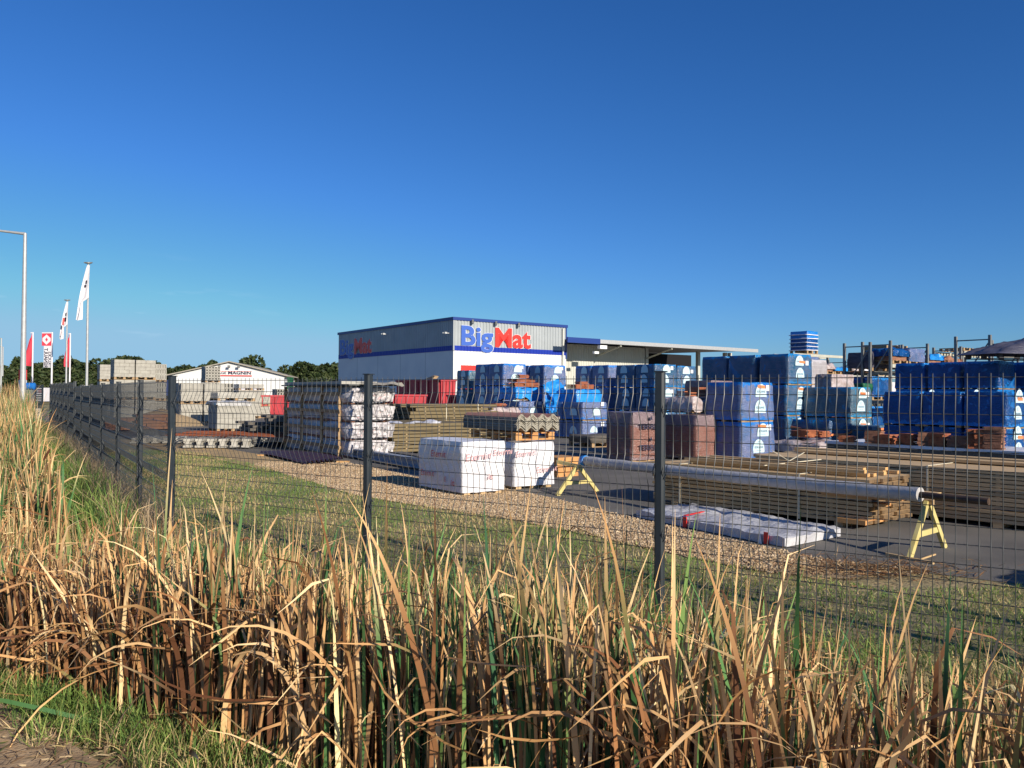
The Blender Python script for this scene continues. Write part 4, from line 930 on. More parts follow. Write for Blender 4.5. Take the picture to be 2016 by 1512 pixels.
def openpack(label,P,lay,filmh,name='open_tile_pack',mt='tile',film='tornfilm',r=1.05,l=1.0,drop=.4):
    t=thing(name,label,'tile pack',P,ANG,'opened tile packs with loose tiles'); obj('pallet',None,None,t,me=palletmesh(r,l))
    s=MB(); s.box((.03,.03,.14),(r-.03,l-.03,filmh-.03)); obj('load',s,M['tiled'],t)
    s=MB(); cover(s,r,l,filmh,drop,P.x); obj('torn_film',s,M[film],t)
    for x,y,n,z in lay:
        s=MB()
        for i in range(n):
            Mx=Matrix.Translation((x+random.uniform(-.02,.02),y+random.uniform(-.02,.02),filmh+.05+z+i*.03))@Matrix.Rotation(random.uniform(-.06,.06),4,'Z'); s.box((-.2,-.13,0),(.2,.13,.022),0,Mx)
        obj('tiles',s,M[mt],t)
    return t
openpack('opened pack with a pyramid of brown clay tiles over torn blue film',P+Vector((0,0,0)),[(.2,.2,5,0),(.62,.2,5,0),(.2,.55,5,0),(.62,.6,5,0),(.95,.3,5,0),(.35,.3,4,.17),(.75,.3,4,.17),(.4,.7,4,.17),(.55,.4,4,.31)],.42)
P=at(1147,800,26.9)+AV*.3; P.z=1.26
openpack('opened pack of clay tiles under wildly torn bright blue film',P,[(.3,.3,5,0),(.72,.3,5,0),(.95,.6,5,0),(.4,.7,5,0),(.6,.45,3,.16)],.36,drop=.5)
t=thing('torn_film','big flap of torn blue film hanging off the opened tile pack','plastic film',P+AV*1.0+Vector((0,0,.3)),ANG); s=MB(); sheet(s,(-.4,-.2,-.3),Vector((.9,.2,.2)),Vector((-.1,.6,.75)),1.0,.75,3,.12); sheet(s,(-.5,.0,-.75),Vector((.5,-.3,.1)),Vector((0,.1,.9)),.8,.7,5,.12); obj('film',s,M['tornfilm'],t)
P=at(1370,800,18.4)+AV*.1; P.z=1.06
t=openpack('opened clear-wrapped pack with orange tiles on the brown clay pack',P,[(.3,.3,3,0),(.7,.35,7,0),(.55,.7,4,0)],.34,film='clearfilm',drop=.3)
packs('behind the orange tiles',1400,23.5,1,2,1,1,1.0,.95,'clay',lab=0)
P=at(985,800,24.5); P.z=0.72; t=openpack('low opened pack of brick tiles in shiny clear film left of the blue packs',P+AV*.5,[(.5,.3,3,0),(.6,.6,3,0)],.32,film='clearfilm',drop=.3)
s=MB(); s.box((.02,.02,-.72),(1.03,.98,-.01)); obj('timber_base',s,M['plankg'],t)
# row of loose clay tile stacks on the far side of the long lumber
rowp=[(1722,893,.36,'tiled',1,10),(1745,896,.36,'tile',0,8),(1762,900,.3,'tile',1,5),(1790,902,.22,'tile',0,9),(1823,903,.25,'tiled',2,10),(1850,905,.25,'tile',0,10),(1893,906,.3,'tiled',0,9),(1921,907,.4,'tile',3,14),(1880,914,.3,'tiled',4,7),(1905,915,.3,'tiled',0,7),(1936,914,.3,'tile',0,14),(1950,913,.3,'tile',0,13),(1958,917,.3,'tiled',0,17),(1668,890,.3,'tile',0,5)]
nm=['leftmost, leaning','second from the left','short light-orange','beside the short orange one','dark low','stepped','dark, before the leaning stack','tall twisted leaning','long low row of upright','low dark','orange, left of the largest heap','orange, middle of the largest heap','brown-topped, right of the largest heap','pale, alone by the cyan pack']
bp=at(1722,800,15.5); ep=at(1965,800,13.6)
for i,((px,py,w_,mt,var,n),ds) in enumerate(zip(rowp,nm)):
    n=max(4,int(n*.8))
    D=2320/(py-782)*.93 if False else 15.6-(px-1700)*.0068
    P=at(px,800,D); P.z=.58
    tilestack('tile_stack',f'clay tile stack, {ds}, row behind long lumber',P,ANG+random.uniform(-.5,.5),n,w=w_,mt=mt,tilt=.5 if var==3 else 0)
t=thing('tile_platform','grey plastic-covered pallet base under the loose tile stacks','pallet',at(1700,800,15.9)*1.0,ANG); t.location.z=0
s=MB(); Mx=Matrix.Identity(4); s.box((-.3,-3.2,0),(1.0,.6,.52)); obj('load',s,M['plankd'],t); s=MB(); s.box((-.33,-3.23,.523),(1.03,.63,.575)); obj('cover_sheet',s,M['f_white'],t)
# pile of tiles under film, just behind the left lumber
P=G(1555,912); t=thing('tile_heap','small heap of curved clay tiles on a grey film-covered pallet','tile heap',P+BV*.9+Vector((0,0,0)),ANG); s=MB(); s.box((-.3,-.3,0),(.9,.9,.42)); obj('load',s,M['plankd'],t)
s=MB(); cover(s,1.25,1.25,.45,.25,3.3); o=obj('film',s,M['clearfilm'],t); o.location=(-.32,-.32,0)
for (x,y,n) in ((.2,.3,6),(.55,.2,5),(.35,.6,5)):
    s=MB()
    for i in range(n): s.box((-.2,-.13,.53+.028*i),(.2,.13,.55+.028*i),0,Matrix.Translation((x,y,0))@Matrix.Rotation(random.uniform(-.2,.2),4,'Z'))
    obj('tiles',s,M['tile'],t)

# ------------------------------------------------------------------ lumber
LD=Vector((.67,-.742,0)).normalized(); LN=Vector((.742,.67,0)).normalized(); LANG=math.atan2(LD.y,LD.x)
def lumber(label, P, length, width, rows, th, nw, mt, name='lumber_stack', rag=.12, gap=.012, ang=None, bands=(.2,.8), sep=3, endm=True, shift=0.0, group='timber stacks', topjag=0, base=.10):
    """boards run along local x = towards the camera-right (-AV)"""
    ang=LANG if ang is None else ang
    t=thing(name,label,'timber stack',P,ang,group); z=base; bw=width/nw
    for x in (length*.12,length*.5,length*.88):
        s=MB(); s.box((x-.05,0,0),(x+.05,width,base-.002)); obj('bearer',s,M['plank2'],t)
    nlay=0
    for rI in range(rows):
        s=MB()
        for k in range(nw):
            if rI==rows-1 and topjag and random.random()<topjag: continue
            x0=random.uniform(-rag,rag)*.6+shift*rI; x1=length+random.uniform(-rag,rag); y0=k*bw+random.uniform(0,.004); dy=random.uniform(-.008,.008) if k in(0,nw-1) else 0
            x0,x1=min(x0,x1-.5),x1
            a=(x0,y0+dy,z+random.uniform(0,.002)); b=(x1,y0+bw-.006+dy,z+th)
            # side faces plank, ends fresh cut or painted as if shaded
            xx0,yy0,zz0=a; xx1,yy1,zz1=b
            vs=[(xx0,yy0,zz0),(xx1,yy0,zz0),(xx1,yy1,zz0),(xx0,yy1,zz0),(xx0,yy0,zz1),(xx1,yy0,zz1),(xx1,yy1,zz1),(xx0,yy1,zz1)]
            s.add(vs,[(3,2,1,0),(4,5,6,7),(0,1,5,4),(2,3,7,6)],0 if random.random()<.6 else 2); s.add(vs,[(1,2,6,5),(3,0,4,7)],1)
        obj('board_layer',s,[M[mt],M['pendd'] if endm=='d' else M['pend'] if endm else M[mt],M['plank2'] if mt=='plank' else M[mt]],t)
        z+=th
        if (rI+1)%sep==0 and rI<rows-1:
            for x in (length*.15,length*.5,length*.85):
                s=MB(); s.box((x-.02,0.005,z+.001),(x+.02,width-.005,z+gap)); obj('spacer',s,M['plank2'],t)
            z+=gap+.002
    for b_ in bands:
        s=MB(); x=length*b_; s.bar((x,-.006,base*.6),(x,-.006,z+.006),.004,.02); s.bar((x,-.004,z+.008),(x+.03,width+.004,z+.008),.02,.006,up=(0,0,1)); obj('strap',s,M['strap'],t)
    return t,z
P=G(1285,990)
lumber('stack of tan boards with ragged orange ends behind the long white-wrapped roll',P,2.95,1.05,10,.038,8,'plank',rag=.035,sep=1,gap=.010,base=.06,endm='d',topjag=.0,bands=(.15,.72))
P2=P+LD*.3; P2.z=.555
t=thing('batten_bundle','loose bundle of sawn battens lying on the front board stack','timber',P2+LN*.1,LANG); 
for k in range(9):
    s=MB(); x1=2.35+random.uniform(-.3,.25); y=.06+.095*k; z=.0 if k%3 else .045
    s.box((.1,y,z),(x1,y+.075,z+.035)); s.box((x1+.001,y+.002,z+.002),(x1+.004,y+.073,z+.038),1)
    obj('batten',s,[M['plank'],M['pend']],t)
s=MB(); s.bar((1.3,.02,.055),(1.55,.95,.1),.018,.008); s.bar((1.42,.4,.1),(1.25,.3,.22),.015,.006); s.bar((1.42,.4,.1),(1.5,.62,.2),.015,.006); obj('strap',s,M['strap'],t)
# offcuts sticking out at the right end of the front stack
t=thing('timber_offcuts','orange offcut boards poking out of the front stack by the right sawhorse','timber',P+LD*2.9,LANG)
for (x0,x1,y,z,th,w_,mt) in ((-.9,.75,-.05,.45,.03,.12,'plank'),(-.5,.35,-.02,.35,.025,.2,'woodo'),(-.6,.18,.02,.27,.03,.2,'woodo'),(-.3,.02,-.05,.06,.05,.45,'woodo'),(-.3,.42,.1,.40,.03,.1,'pend')):
    s=MB(); s.box((x0,y,z),(x1,y+w_,z+th)); obj('board',s,M[mt],t)
PL2=P+BV*1.22-AV*.15+Vector((0,0,0))
lumber('long high stack of sawn planks running out of the photo on the right',G(1285,990)+LN*1.27+LD*.7,6.2,1.35,12,.040,9,'plank2',rag=.22,sep=1,gap=.007,base=.06,bands=(.38,.62))
t=thing('plank_bundle','long plank lying along the back of the high timber stack','timber',G(1285,990)+LN*2.3+LD*.8+Vector((0,0,.655)),LANG); s=MB(); s.box((0,0,0),(5.2,.2,.05)); s.box((0.2,-.3,0),(5.6,-.05,.035)); obj('plank',s,M['plank'],t)
# two stacks behind the white boxes
P=at(772,890,19.3); P.z=0
lumber('treated green-brown timber stack behind the white crates, lower and nearer',P,2.6,2.6,8,.068,9,'plankg',ang=ANG,rag=.18,gap=.016,sep=1,endm=False,base=.06,bands=())
P=at(812,890,22.4); P.z=0
lumber('treated timber stack behind the white-wrapped crates, higher and farther',P,2.7,2.0,11,.08,8,'plankg',ang=ANG,rag=.2,gap=.016,sep=1,endm=False,base=.1,bands=(.4,.8))
# weathered boards on the left, in front of the red skip
P=at(565,880,23.0); P.z=0
lumber('stack of grey weathered boards left of the white bale stack',P+AV*.3,1.1,1.6,9,.075,6,'plankd',ang=ANG,rag=.35,sep=2,endm=False,base=.06,bands=())
P=at(505,880,24.5); P.z=0
lumber('lower weathered board stack left of the white bale stack, nearest the concrete beams',P,1.2,1.7,6,.08,6,'plankd',ang=ANG,rag=.4,sep=2,endm=False,base=.05,bands=())
# off-frame stack at the right that throws the long shadow on the asphalt
lumber('timber stack just outside the right edge',Vector((5.35,4.55,0)),2.6,1.2,12,.07,7,'plank',rag=.1,sep=2)

# ------------------------------------------------------------------ roll on sawhorses
pa_=at(1152,907,11.9); pb_=at(1812,974,7.55)
dR=(pb_-pa_).normalized()
t=thing('film_roll','long white-wrapped roll resting on two yellow sawhorses','roll',(0,0,0)); s=MB()
pts=[pa_.lerp(pb_,k/24)+Vector((0,0,-.015*math.sin(math.pi*k/24)+.003*math.sin(k*2.2))) for k in range(25)]
s.tube(pts,[.066+.003*math.sin(k*1.9) for k in range(25)],18); obj('wrapped_roll',s,M['pipe'],t)
s=MB(); s.tube([pb_-dR*.1,pb_+dR*.62],.030,14); s.tube([pb_+dR*.619,pb_+dR*.622],.020,12); obj('core_tube',s,M['oldtube'],t)
s=MB(); s.tube([pa_-dR*.05,pa_+dR*.02],[.074,.078],14); obj('blue_end_cap',s,M['tornfilm'],t)
def sawhorse(label,P,h,ax,w=.55,sp=.22,far=0,hd_=None,beam=0):
    """A-frame: two leaning leg pairs joined by a short top beam along ax"""
    t=thing('sawhorse',label,'sawhorse',P,0,'yellow wooden sawhorses'); ax=Vector(ax).normalized(); pe=Vector((-ax.y,ax.x,0))
    for e in (-1,):
        pass
    top=Vector((0,0,h))
    k=0
    pe=hd_ if hd_ is not None else pe
    for sd in (-1,1):
        for e in ((0,1) if far else (0,)):
            off=ax*(e*far)
            s=MB(); s.bar(off+pe*sd*sp+Vector((0,0,0)),off+top+pe*sd*.02,.035,.055); obj('leg',s,M['woody'],t)
    for e in ((0,1) if far else (0,)):
        off=ax*(e*far); s=MB(); s.bar(off+pe*-sp*.55+Vector((0,0,h*.42)),off+pe*sp*.55+Vector((0,0,h*.42)),.02,.05); obj('cross_bar',s,M['woody'],t)
    s=MB(); s.bar(top-ax*.05,top+ax*(beam if beam else .06),.05,.05); obj('top_beam',s,M['woody'] if beam else M['wood'],t)
    return t
def unit(v): return Vector((v[0],v[1],0)).normalized()
hdir=unit((G(1170,969)-G(1100,976)))
c1=(G(1101,977)+G(1172,968))*.5
sawhorse('left yellow sawhorse, farther one under the blue end of the roll',c1,pa_.z-.09,(-.28,.96,0),far=0,beam=.88,sp=(G(1172,968)-G(1101,977)).length/2,hd_=hdir)
s=MB()
c2=(G(1790,1102)+G(1860,1079))*.5; hd=unit(G(1860,1079)-G(1790,1102))
sawhorse('right yellow sawhorse, nearer one under the bare core tube',c2,pb_.z-.07,(-hd.y,hd.x,0),sp=(G(1860,1079)-G(1790,1102)).length/2)
t=thing('ground_lath','thin lath lying on the asphalt at the foot of the right sawhorse','timber',G(1745,1094)); s=MB(); q=G(1838,1112)-G(1745,1094); s.bar((0,0,.015),(q.x,q.y,.015),.03,.025); s.bar((q.x*.7,q.y*.7-.0,.02),(q.x*.7+.25,q.y*.7+.2,.03),.012); obj('lath',s,M['plank'],t)
# small stack of orange wood blocks by the left sawhorse
P=G(1097,940); t=thing('block_stack','small stack of orange wooden blocks behind the left sawhorse','wood blocks',P,ANG)
s=MB()
for k in range(4):
    for i in range(3): s.box((.17*i+.02*(k%2),0,.09*k),(.17*i+.15+.02*(k%2),.5,.09*k+.075))
obj('blocks',s,M['woodo'],t)

# ------------------------------------------------------------------ flat white sheet pack
def whitecol(name,label,corners,h,extra):
    pass
A_=G(1478,1066) ; pL=G(1253,1020); pN=G(1545,1080); pR=G(1655,1058)
ex=(pR-pN); wR=ex.length; ex.normalize(); ey=(pL-pN); wL=ey.length; ey.normalize()
t=thing('sheet_pack','flat pack of sheets in white film lying at the edge of the asphalt','sheet pack',pN,0)
s=MB(); n1,n2=14,26; vs=[]
for j in range(n2+1):
    for i in range(n1+1):
        a,b=i/n1,j/n2; zz=.115+.022*noise.noise(Vector((a*5,b*9,1)))+.034*noise.noise(Vector((a*11,b*16,3)))
        e=min(a,1-a,b,1-b); zz-= .02 if e==0 else 0
        q=ex*(a*wR)+ey*(b*wL)+ (ex*.02*noise.noise(Vector((b*9,0,0))) if e==0 else Vector()); vs.append((q.x,q.y,zz))
top_n=len(vs); f=[(j*(n1+1)+i,j*(n1+1)+i+1,(j+1)*(n1+1)+i+1,(j+1)*(n1+1)+i) for j in range(n2) for i in range(n1)]
per=[i for i in range(n1+1)]+[(j*(n1+1)+n1) for j in range(1,n2+1)]+[(n2*(n1+1)+i) for i in range(n1-1,-1,-1)]+[(j*(n1+1)) for j in range(n2-1,0,-1)]
b0=len(vs)
for q in per: vs.append((vs[q][0]*1.0,vs[q][1],.012))
f+=[(per[i],per[(i+1)%len(per)],b0+(i+1)%len(per),b0+i) for i in range(len(per))]
s.add(vs,f,0,True); obj('wrap',s,M['f_sheet'],t)
for b,w_ in ((.62,.05),(.10,.03)):
    s=MB(); q=ey*(b*wL)-ex*.012; s.bar(q+Vector((0,0,.01)),q+Vector((0,0,.125)),.05,.01,up=tuple(ex)); 
    if b>.5: s.bar(q+Vector((0,0,.14)),q+ex*.35+ey*.03+Vector((0,0,.15)),.04,.006)
    obj('red_tape',s,M['let_red'],t)
q=ey*(.12*wL)-ex*.02; s=MB(); s.add([q+Vector((0,0,.0)),q+ey*.06,q+ey*.03+Vector((0,0,.13))],[(0,1,2)]); obj('torn_corner',s,M['paper'],t)
s=MB(); 
for b in (.15,.5,.85):
    q=ey*(b*wL); s.bar(q+ex*.02+Vector((0,0,.005)),q+ex*(wR-.02)+Vector((0,0,.005)),.08,.01)
obj('bearer',s,M['plank2'],t)

# ------------------------------------------------------------------ white-wrapped crates with red script
def crate(label,P,r,l,h,texts):
    t=thing('wrapped_crate',label,'crate',P,ANG,'white film-wrapped crates'); w=obj('wrap',None,None,t,me=wrapmesh(r,l,.05,h,M['f_white'],P.x*3+2,amp=.009,bulge=.0,n=16))
    s=MB()
    for x in (.05,r/2-.04,r-.15):s.box((x,.03,0),(x+.1,l-.03,.06))
    obj('pallet',s,M['plank2'],t)
    for (face,a,z,sz,tx) in texts:
        s=MB()
        if face=='R': puttext(s,tx,Vector((a,-.028,z)),Vector((1,0,.06)),Vector((.12,0,1)),sz,bold=.004,width=sz*.42*len(tx))
        else: puttext(s,tx,Vector((-.028,l-a,z)),Vector((0,-1,.02)),Vector((0,-.12,1)),sz,bold=.004,width=sz*.42*len(tx))
        obj('lettering',s,M['inkpink'] if face=='R' else M['inkred'],w)
    s=MB(); s.bar((r*.5,-.02,.08),(r*.52,-.02,h-.04),.012,.006); obj('film_seam',s,M['flagwhite'],w)
    return t
P=G(910,978); l1=along(P,AV,825); r1=along(P,BV,996)
crate('white film-wrapped crate with red script, nearest to the fence',P,r1,l1,.77,[('R',.04,.50,.15,'Eternit'),('R',.52,.56,.13,'Eterni'),('R',.42,.22,.12,'it'),('L',.42,.52,.14,'Eternit'),('L',.12,.22,.13,'Eternit'),('L',.98,.14,.12,'it'),('L',.80,.18,.10,'E')])
P=G(1013,965); r2=along(P,BV,1093)
crate('white film-wrapped crate with red script, behind and to the right of the first',P,r2,1.25,.72,[('R',.0,.50,.13,'Eternit'),('R',.40,.24,.14,'Eternit')])
# corrugated fibre-cement sheets on a pallet, on the rear crate
Pk=P+BV*.02; Pk.z=.75
t=thing('corrugated_sheets','pallet of stacked corrugated fibre-cement roofing sheets on the rear white crate','roofing sheets',Pk,ANG)
o=obj('pallet',None,None,t,me=palletmesh(r2-.03,1.25,.12,M['woodo']))
lcor=1.45; wc=r2
def corr(z0,n,th,mt,name,amp=.030,x0=-.02,x1=None,mats=None):
    s=MB(); x1=x1 or wc+.02; N=44
    def zc(x): return amp*math.sin((x/.205)*2*math.pi)
    for k in range(n):
        zz=z0+k*th; jx=random.uniform(-.012,.012); jy=random.uniform(-.02,.02); vs=[]
        for i in range(N+1):
            x=x0+(x1-x0)*i/N
            for (y,dz) in ((-.05+jy,0),(lcor+jy,0),(-.05+jy,th*.72),(lcor+jy,th*.72)): vs.append((x+jx,y,zz+zc(x)+dz))
        f=[]; fm=[]
        for i in range(N):
            a=4*i; b=a+4; s_=[(a,b,b+2,a+2),(a+1,a+3,b+3,b+1),(a+2,b+2,b+3,a+3),(a,a+1,b+1,b)]
            f+=s_
        f+=[(0,2,3,1),(4*N,4*N+1,4*N+3,4*N+2)]
        s.add(vs,[g for g in f],0,False)
        cnt=len(f); 
        for g in range(cnt):
            idx=len(s.m)-cnt+g
            if k==n-1 and g<4*N and g%4==2: s.m[idx]=1
            elif g==4*N: s.m[idx]=2  # left side toned dark, its shade is in the colour
    return obj(name,s,[M['fibre'],M['fibrer'],M['fibred']],t)
corr(.165,13,.0165,'fibre','sheets')

# ------------------------------------------------------------------ stack of white bales in wooden cages
P=G(692,903); lb=along(P,AV,567); rb=along(P,BV,766)
HT=1.62; nl=4; hh=.385
for k in range(nl):
    nmk=['bottom','second lowest','second highest','top'][k]
    t=thing('bale_crate',f'white-wrapped bale in a wooden cage, {nmk} of the tall white stack','bale',P+Vector((0,0,k*.405)),ANG,'caged white bales in the tall stack')
    w=obj('wrap',None,None,t,me=wrapmesh(rb,lb,.03,.40,M['f_crum'],k*3+1,amp=.045,bulge=.03,n=18))
    s=MB()
    for y in (.05,lb*.30,lb*.62,lb*.88): s.bar((-.085,lb-y,0.0),(-.085,lb-y,.40),.07,.03,up=(0,1,0))
    obj('cage_upright',s,M['wood'],t)
    s=MB(); s.box((-.125,lb*.10,.20),(-.10,lb-.02,.27)); obj('cage_rail',s,M['wood'],t)
    s=MB(); 
    for x in (.02,rb*.5,rb*.9): s.box((x-.04,.02,.0),(x+.06,lb-.02,.05))
    obj('bearer',s,M['tiled'],t)
    # red print on the crumpled end
    s=MB(); rg=random.Random(k)
    for i in range(16):
        x=rg.uniform(.05,rb-.1); z=rg.uniform(.1,.34); s.bar((x,-.125,z),(x+rg.uniform(.03,.08),-.125,z+rg.uniform(-.02,.03)),.006,.014)
    # crumpled film ends bulging out
    s2=MB()
    for i in range(7):
        x=rb*(i+.3)/7.2; sheet(s2,(x-.08,-.06,.06),Vector((1,-.3,0)),Vector((.1,-.25,1)),.22,.30,i+k*9,.05,6,6)
    obj('crumpled_ends',s2,M['f_crum'],w); obj('print_marks',s,M['inkpink'],w)
t=thing('cover_boards','boards and dark sheet laid over the top of the white bale stack','boards',P+Vector((0,0,1.63)),ANG)
s=MB(); s.box((-.15,-.15,0),(rb+.15,lb+.1,.03)); obj('sheet',s,M['fibred'],t)
s=MB(); s.box((-.12,.3,.034),(.5,lb*.98,.10)); s.box((.55,.6,.034),(rb,lb*.95,.10)); obj('board',s,M['concrete2'],t)
s=MB(); sheet(s,(.1,-.55,.02),Vector((1,0,.0)),Vector((0,.8,.08)),rb*1.05,.75,2,.03); obj('drooping_sheet',s,M['fibre'],t)
# bundle of white film left of lumber
P=at(790,862,19.6); P.z=.62; t=thing('film_bundle','loose bundle of pale plastic film on the treated timber by the bale stack','plastic film',P,ANG); s=MB(); cover(s,1.5,1.1,.10,.2,7,.09); obj('film',s,M['f_white'],t)
# ------------------------------------------------------------------ left foreground ground items
P=G(515,897); q1=G(675,909); t=thing('roof_sheet','maroon corrugated metal sheet lying on the gravel','roof sheet',G(600,917),0)
o0=G(600,917); e1=(G(510,896)-o0); e2=(G(676,910)-o0); s=MB(); N=36; vs=[]
for i in range(N+1):
    a=i/N
    for b in (0,.33,.66,1):
        q=e2*a*1.0+e1*b*1.0 if False else e2*a+e1*b; vs.append((q.x,q.y,.06+.022*(1 if (i//2)%2 else -1)*(1)+.03*math.sin(b*2.5+a)))
s.add(vs,[(4*i+j,4*(i+1)+j,4*(i+1)+j+1,4*i+j+1) for i in range(N) for j in range(3)]); obj('sheet',s,M['maroon'],t)
s=MB(); q=e1*.9; s.box((q.x-.1,q.y-.1,0),(q.x+.1,q.y+.02,.04)); q=e2*.97; s.box((q.x-.1,q.y-.12,0),(q.x+.16,q.y,.035)); obj('wood_wedge',s,M['pend'],t)
a_=G(694,902); b_=G(828,926); t=thing('steel_beam','long pale grey steel beam lying between the bale stack and the white crate','beam',a_,0); d=b_-a_; s=MB(); d2=d*1.0
for z,w_,h_ in ((.06,.16,.03),(.14,.03,.13),(.21,.16,.03)): s.bar(Vector((0,0,z)),d2+Vector((0,0,z)),w_,h_)
obj('i_beam',s,M['beam'],t)
s=MB(); q=Vector((-d.y,d.x,0)).normalized()*.35; s.bar(q+d*.45+Vector((0,0,.2)),q+d*1.05+Vector((0,0,.2)),.3,.06); o=obj('rolled_mesh',s,M['plankd'],t)
# concrete beams, end-on, and rusty mesh on top
P=G(350,884); t=thing('concrete_beams','row of white concrete beam ends on the sandy patch','concrete beams',P,.10)
for k in range(6):
    s=MB(); x=.24+.29*k; s.box((x-.10,-.05,.04),(x+.10,2.6,.09)); s.box((x-.06,-.045,.09),(x+.06,2.6,.25)); s.box((x-.09,-.052,.20),(x+.09,2.6,.26)); obj('beam',s,M['concrete2'],t)
for k in range(3):
    s=MB(); x=2.1+.22*k; s.box((x-.1,.4,.16+.0*k),(x+.08,3.2,.26)); obj('beam',s,M['concrete2'],t)
t=thing('rusty_mesh','rusty reinforcement bars and mesh laid over the concrete beams','steel mesh',P+Vector((.1,.1,.28)),.05); s=MB()
for k in range(46): 
    a=random.uniform(-.4,2.6); s.tube([(a,random.uniform(0,.3),.02+.004*(k%10)),(a+random.uniform(-.4,.6),2.4,.05+.004*(k%10))],.009,5)
for k in range(30): s.tube([(-.5,.08*k,.06+.003*(k%5)),(2.7,.08*k+.05,.05)],.007,5)
for k in range(7): s.tube([(.6+.2*k,.3,.12),(2.5+.08*k,-.1-.02*k,.02)],.012,5)
obj('bars',s,M['rust'],t)
for (px,py,lab,ww) in ((262,875,'bundle of white concrete beams left of the corner post, in its shade',1.3),):
    P=G(px,py); t=thing('concrete_beams',lab,'concrete beams',P,.2)
    for k in range(6):
        s=MB(); x=.28*k; s.box((x-.09,0,.03),(x+.09,1.6,.07)); s.box((x-.05,.003,.07),(x+.05,1.6,.17)); obj('beam',s,M['concrete'],t)
# brown bricks
def bricks(label,px,py,w,d,nz,D=None):
    P=G(px,py) if D is None else at(px,800,D); P.z=0; t=thing('brick_pile',label,'brick pile',P,ANG-.1,'brown brick piles behind the long fence')
    for j in range(int(d/.5)):
        s=MB()
        for k in range(nz):
            for i in range(int(w/.24)):
                x=i*.24+(.12 if k%2 else 0)+random.uniform(-.01,.01); s.box((x,j*.5,k*.11+.05),(x+.225,j*.5+.46,k*.11+.15))
        obj('brick_row',s,M['brick'],t)
    return t
bricks('pile of brown bricks on the right, just left of the corner post',268,848,1.35,1.5,5)
bricks('flatter pile of brown bricks farther left behind the long fence',200,850,1.1,1.5,4)
P=G(272,843)+Vector((-.4,3,0)); t=thing('gravel_heap','low grey gravel heap behind the brown bricks','gravel heap',P); s=MB(); n=20; vs=[]
for j in range(n+1):
    for i in range(n+1):
        a,b=i/n*2-1,j/n*2-1; r_=math.hypot(a,b); vs.append((a*2.2,b*2,max(-.05,.75*(1-r_))+.05*noise.noise(Vector((a*5,b*5,0)))))
s.add(vs,[(j*(n+1)+i,j*(n+1)+i+1,(j+1)*(n+1)+i+1,(j+1)*(n+1)+i) for j in range(n) for i in range(n)],0,True); obj('heap',s,M['gravel'],t)

# ------------------------------------------------------------------ concrete block pallets
BM={}
def blockmesh(r,l,h,hollow,seed=0):
    key=(round(r,2),round(l,2),round(h,2),hollow,seed)
    if key in BM: return BM[key]
    rg=random.Random(seed); s=MB(); nz=5 if h>.9 else 3; bh=(h-.02)/nz
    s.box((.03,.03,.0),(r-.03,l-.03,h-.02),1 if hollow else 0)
    for k in range(nz):
        off=.5 if k%2 else 0; nx_=2; wx=r/nx_
        z0=k*bh+.006; z1=(k+1)*bh
        xs_=[0,r*.5,r] if not k%2 else [0,r*.25,r*.75,r]
        if hollow: xs_=[r*i/5 for i in range(6)]
        for a,b in zip(xs_[:-1],xs_[1:]):
            j=rg.uniform(-.012,.012)
            if hollow:
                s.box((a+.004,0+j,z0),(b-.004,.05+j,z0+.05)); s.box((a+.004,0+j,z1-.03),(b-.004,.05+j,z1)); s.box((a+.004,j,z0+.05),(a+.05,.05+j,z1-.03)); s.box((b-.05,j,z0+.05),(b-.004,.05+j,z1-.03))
            else: s.box((a+.006,j,z0),(b-.006,.1,z1))
            s.box((a+.006,l-.1,z0),(b-.006,l,z1))
        ys_=[0,l*.5,l] if k%2 else [0,l*.25,l*.75,l]
        for a,b in zip(ys_[:-1],ys_[1:]):
            j=rg.uniform(-.012,.012); s.box((j,a+.106 if a==0 else a+.006,z0),(.1,b-.106 if b==l else b-.006,z1)); s.box((r-.1,a+.106 if a==0 else a+.006,z0),(r+j,b-.106 if b==l else b-.006,z1))
        s.box((.1,.1,z1-.01),(r-.1,l-.1,z1-.001))
    BM[key]=s.mesh('blocks',[M['concrete'],M['cdark']]); return BM[key]
PLM={}
def blockpallets(desc,xn,D,cols,tiers,r=1.0,l=1.0,h=.92,hollow=0,ax='b',t0=0,base=0):
    P=at(xn,780,D); P.z=base
    pm=PLM.setdefault((r,l),palletmesh(r,l))
    for c in range(cols):
        for k in range(tiers):
            loc=P+(BV if ax=='b' else AV)*(c*((r if ax=='b' else l)+.06))+Vector((0,0,k*(h+.13)))+AV*random.uniform(-.03,.03)
            cl=(ORD[c]+(' from left, ' if ax=='b' else ' column, ')) if cols>1 else ''
            if cols>1 and ax=='b': cl=['first','second','third','fourth'][c]+' from left, '
            tt=TIER[tiers][k]; lab=f"pallet of {'hollow' if hollow else 'solid'} concrete blocks, {cl}{tt+', ' if tt else ''}{desc}"
            t=thing('block_pallet',lab,'block pallet',loc,ANG+random.uniform(-.02,.02),'pallets of concrete blocks')
            obj('pallet',None,None,t,me=pm); o=obj('blocks',None,None,t,me=blockmesh(r,l,h,hollow,random.randrange(3))); o.location=(0,0,.13)
blockpallets('the highest stack',224,42,2,3,r=.98,l=1.1)
blockpallets('the stack right of the highest',303,43.3,1,3,r=.62,hollow=1,h=.86)
blockpallets('the shaded stack left of the highest',196,50,1,3,r=.9,l=1.0)
blockpallets('the far stack behind the flagpoles',160,56,2,2,r=1.1,h=.82)
blockpallets('the farthest stack by the flags',120,60,2,2,r=1.1,h=.80)
blockpallets('the stack in front of the garage sign',404,53,1,3,r=.95,hollow=1,h=.93)
blockpallets('the row right of the corner post',352,47,3,2,r=1.0,hollow=1,h=.88)
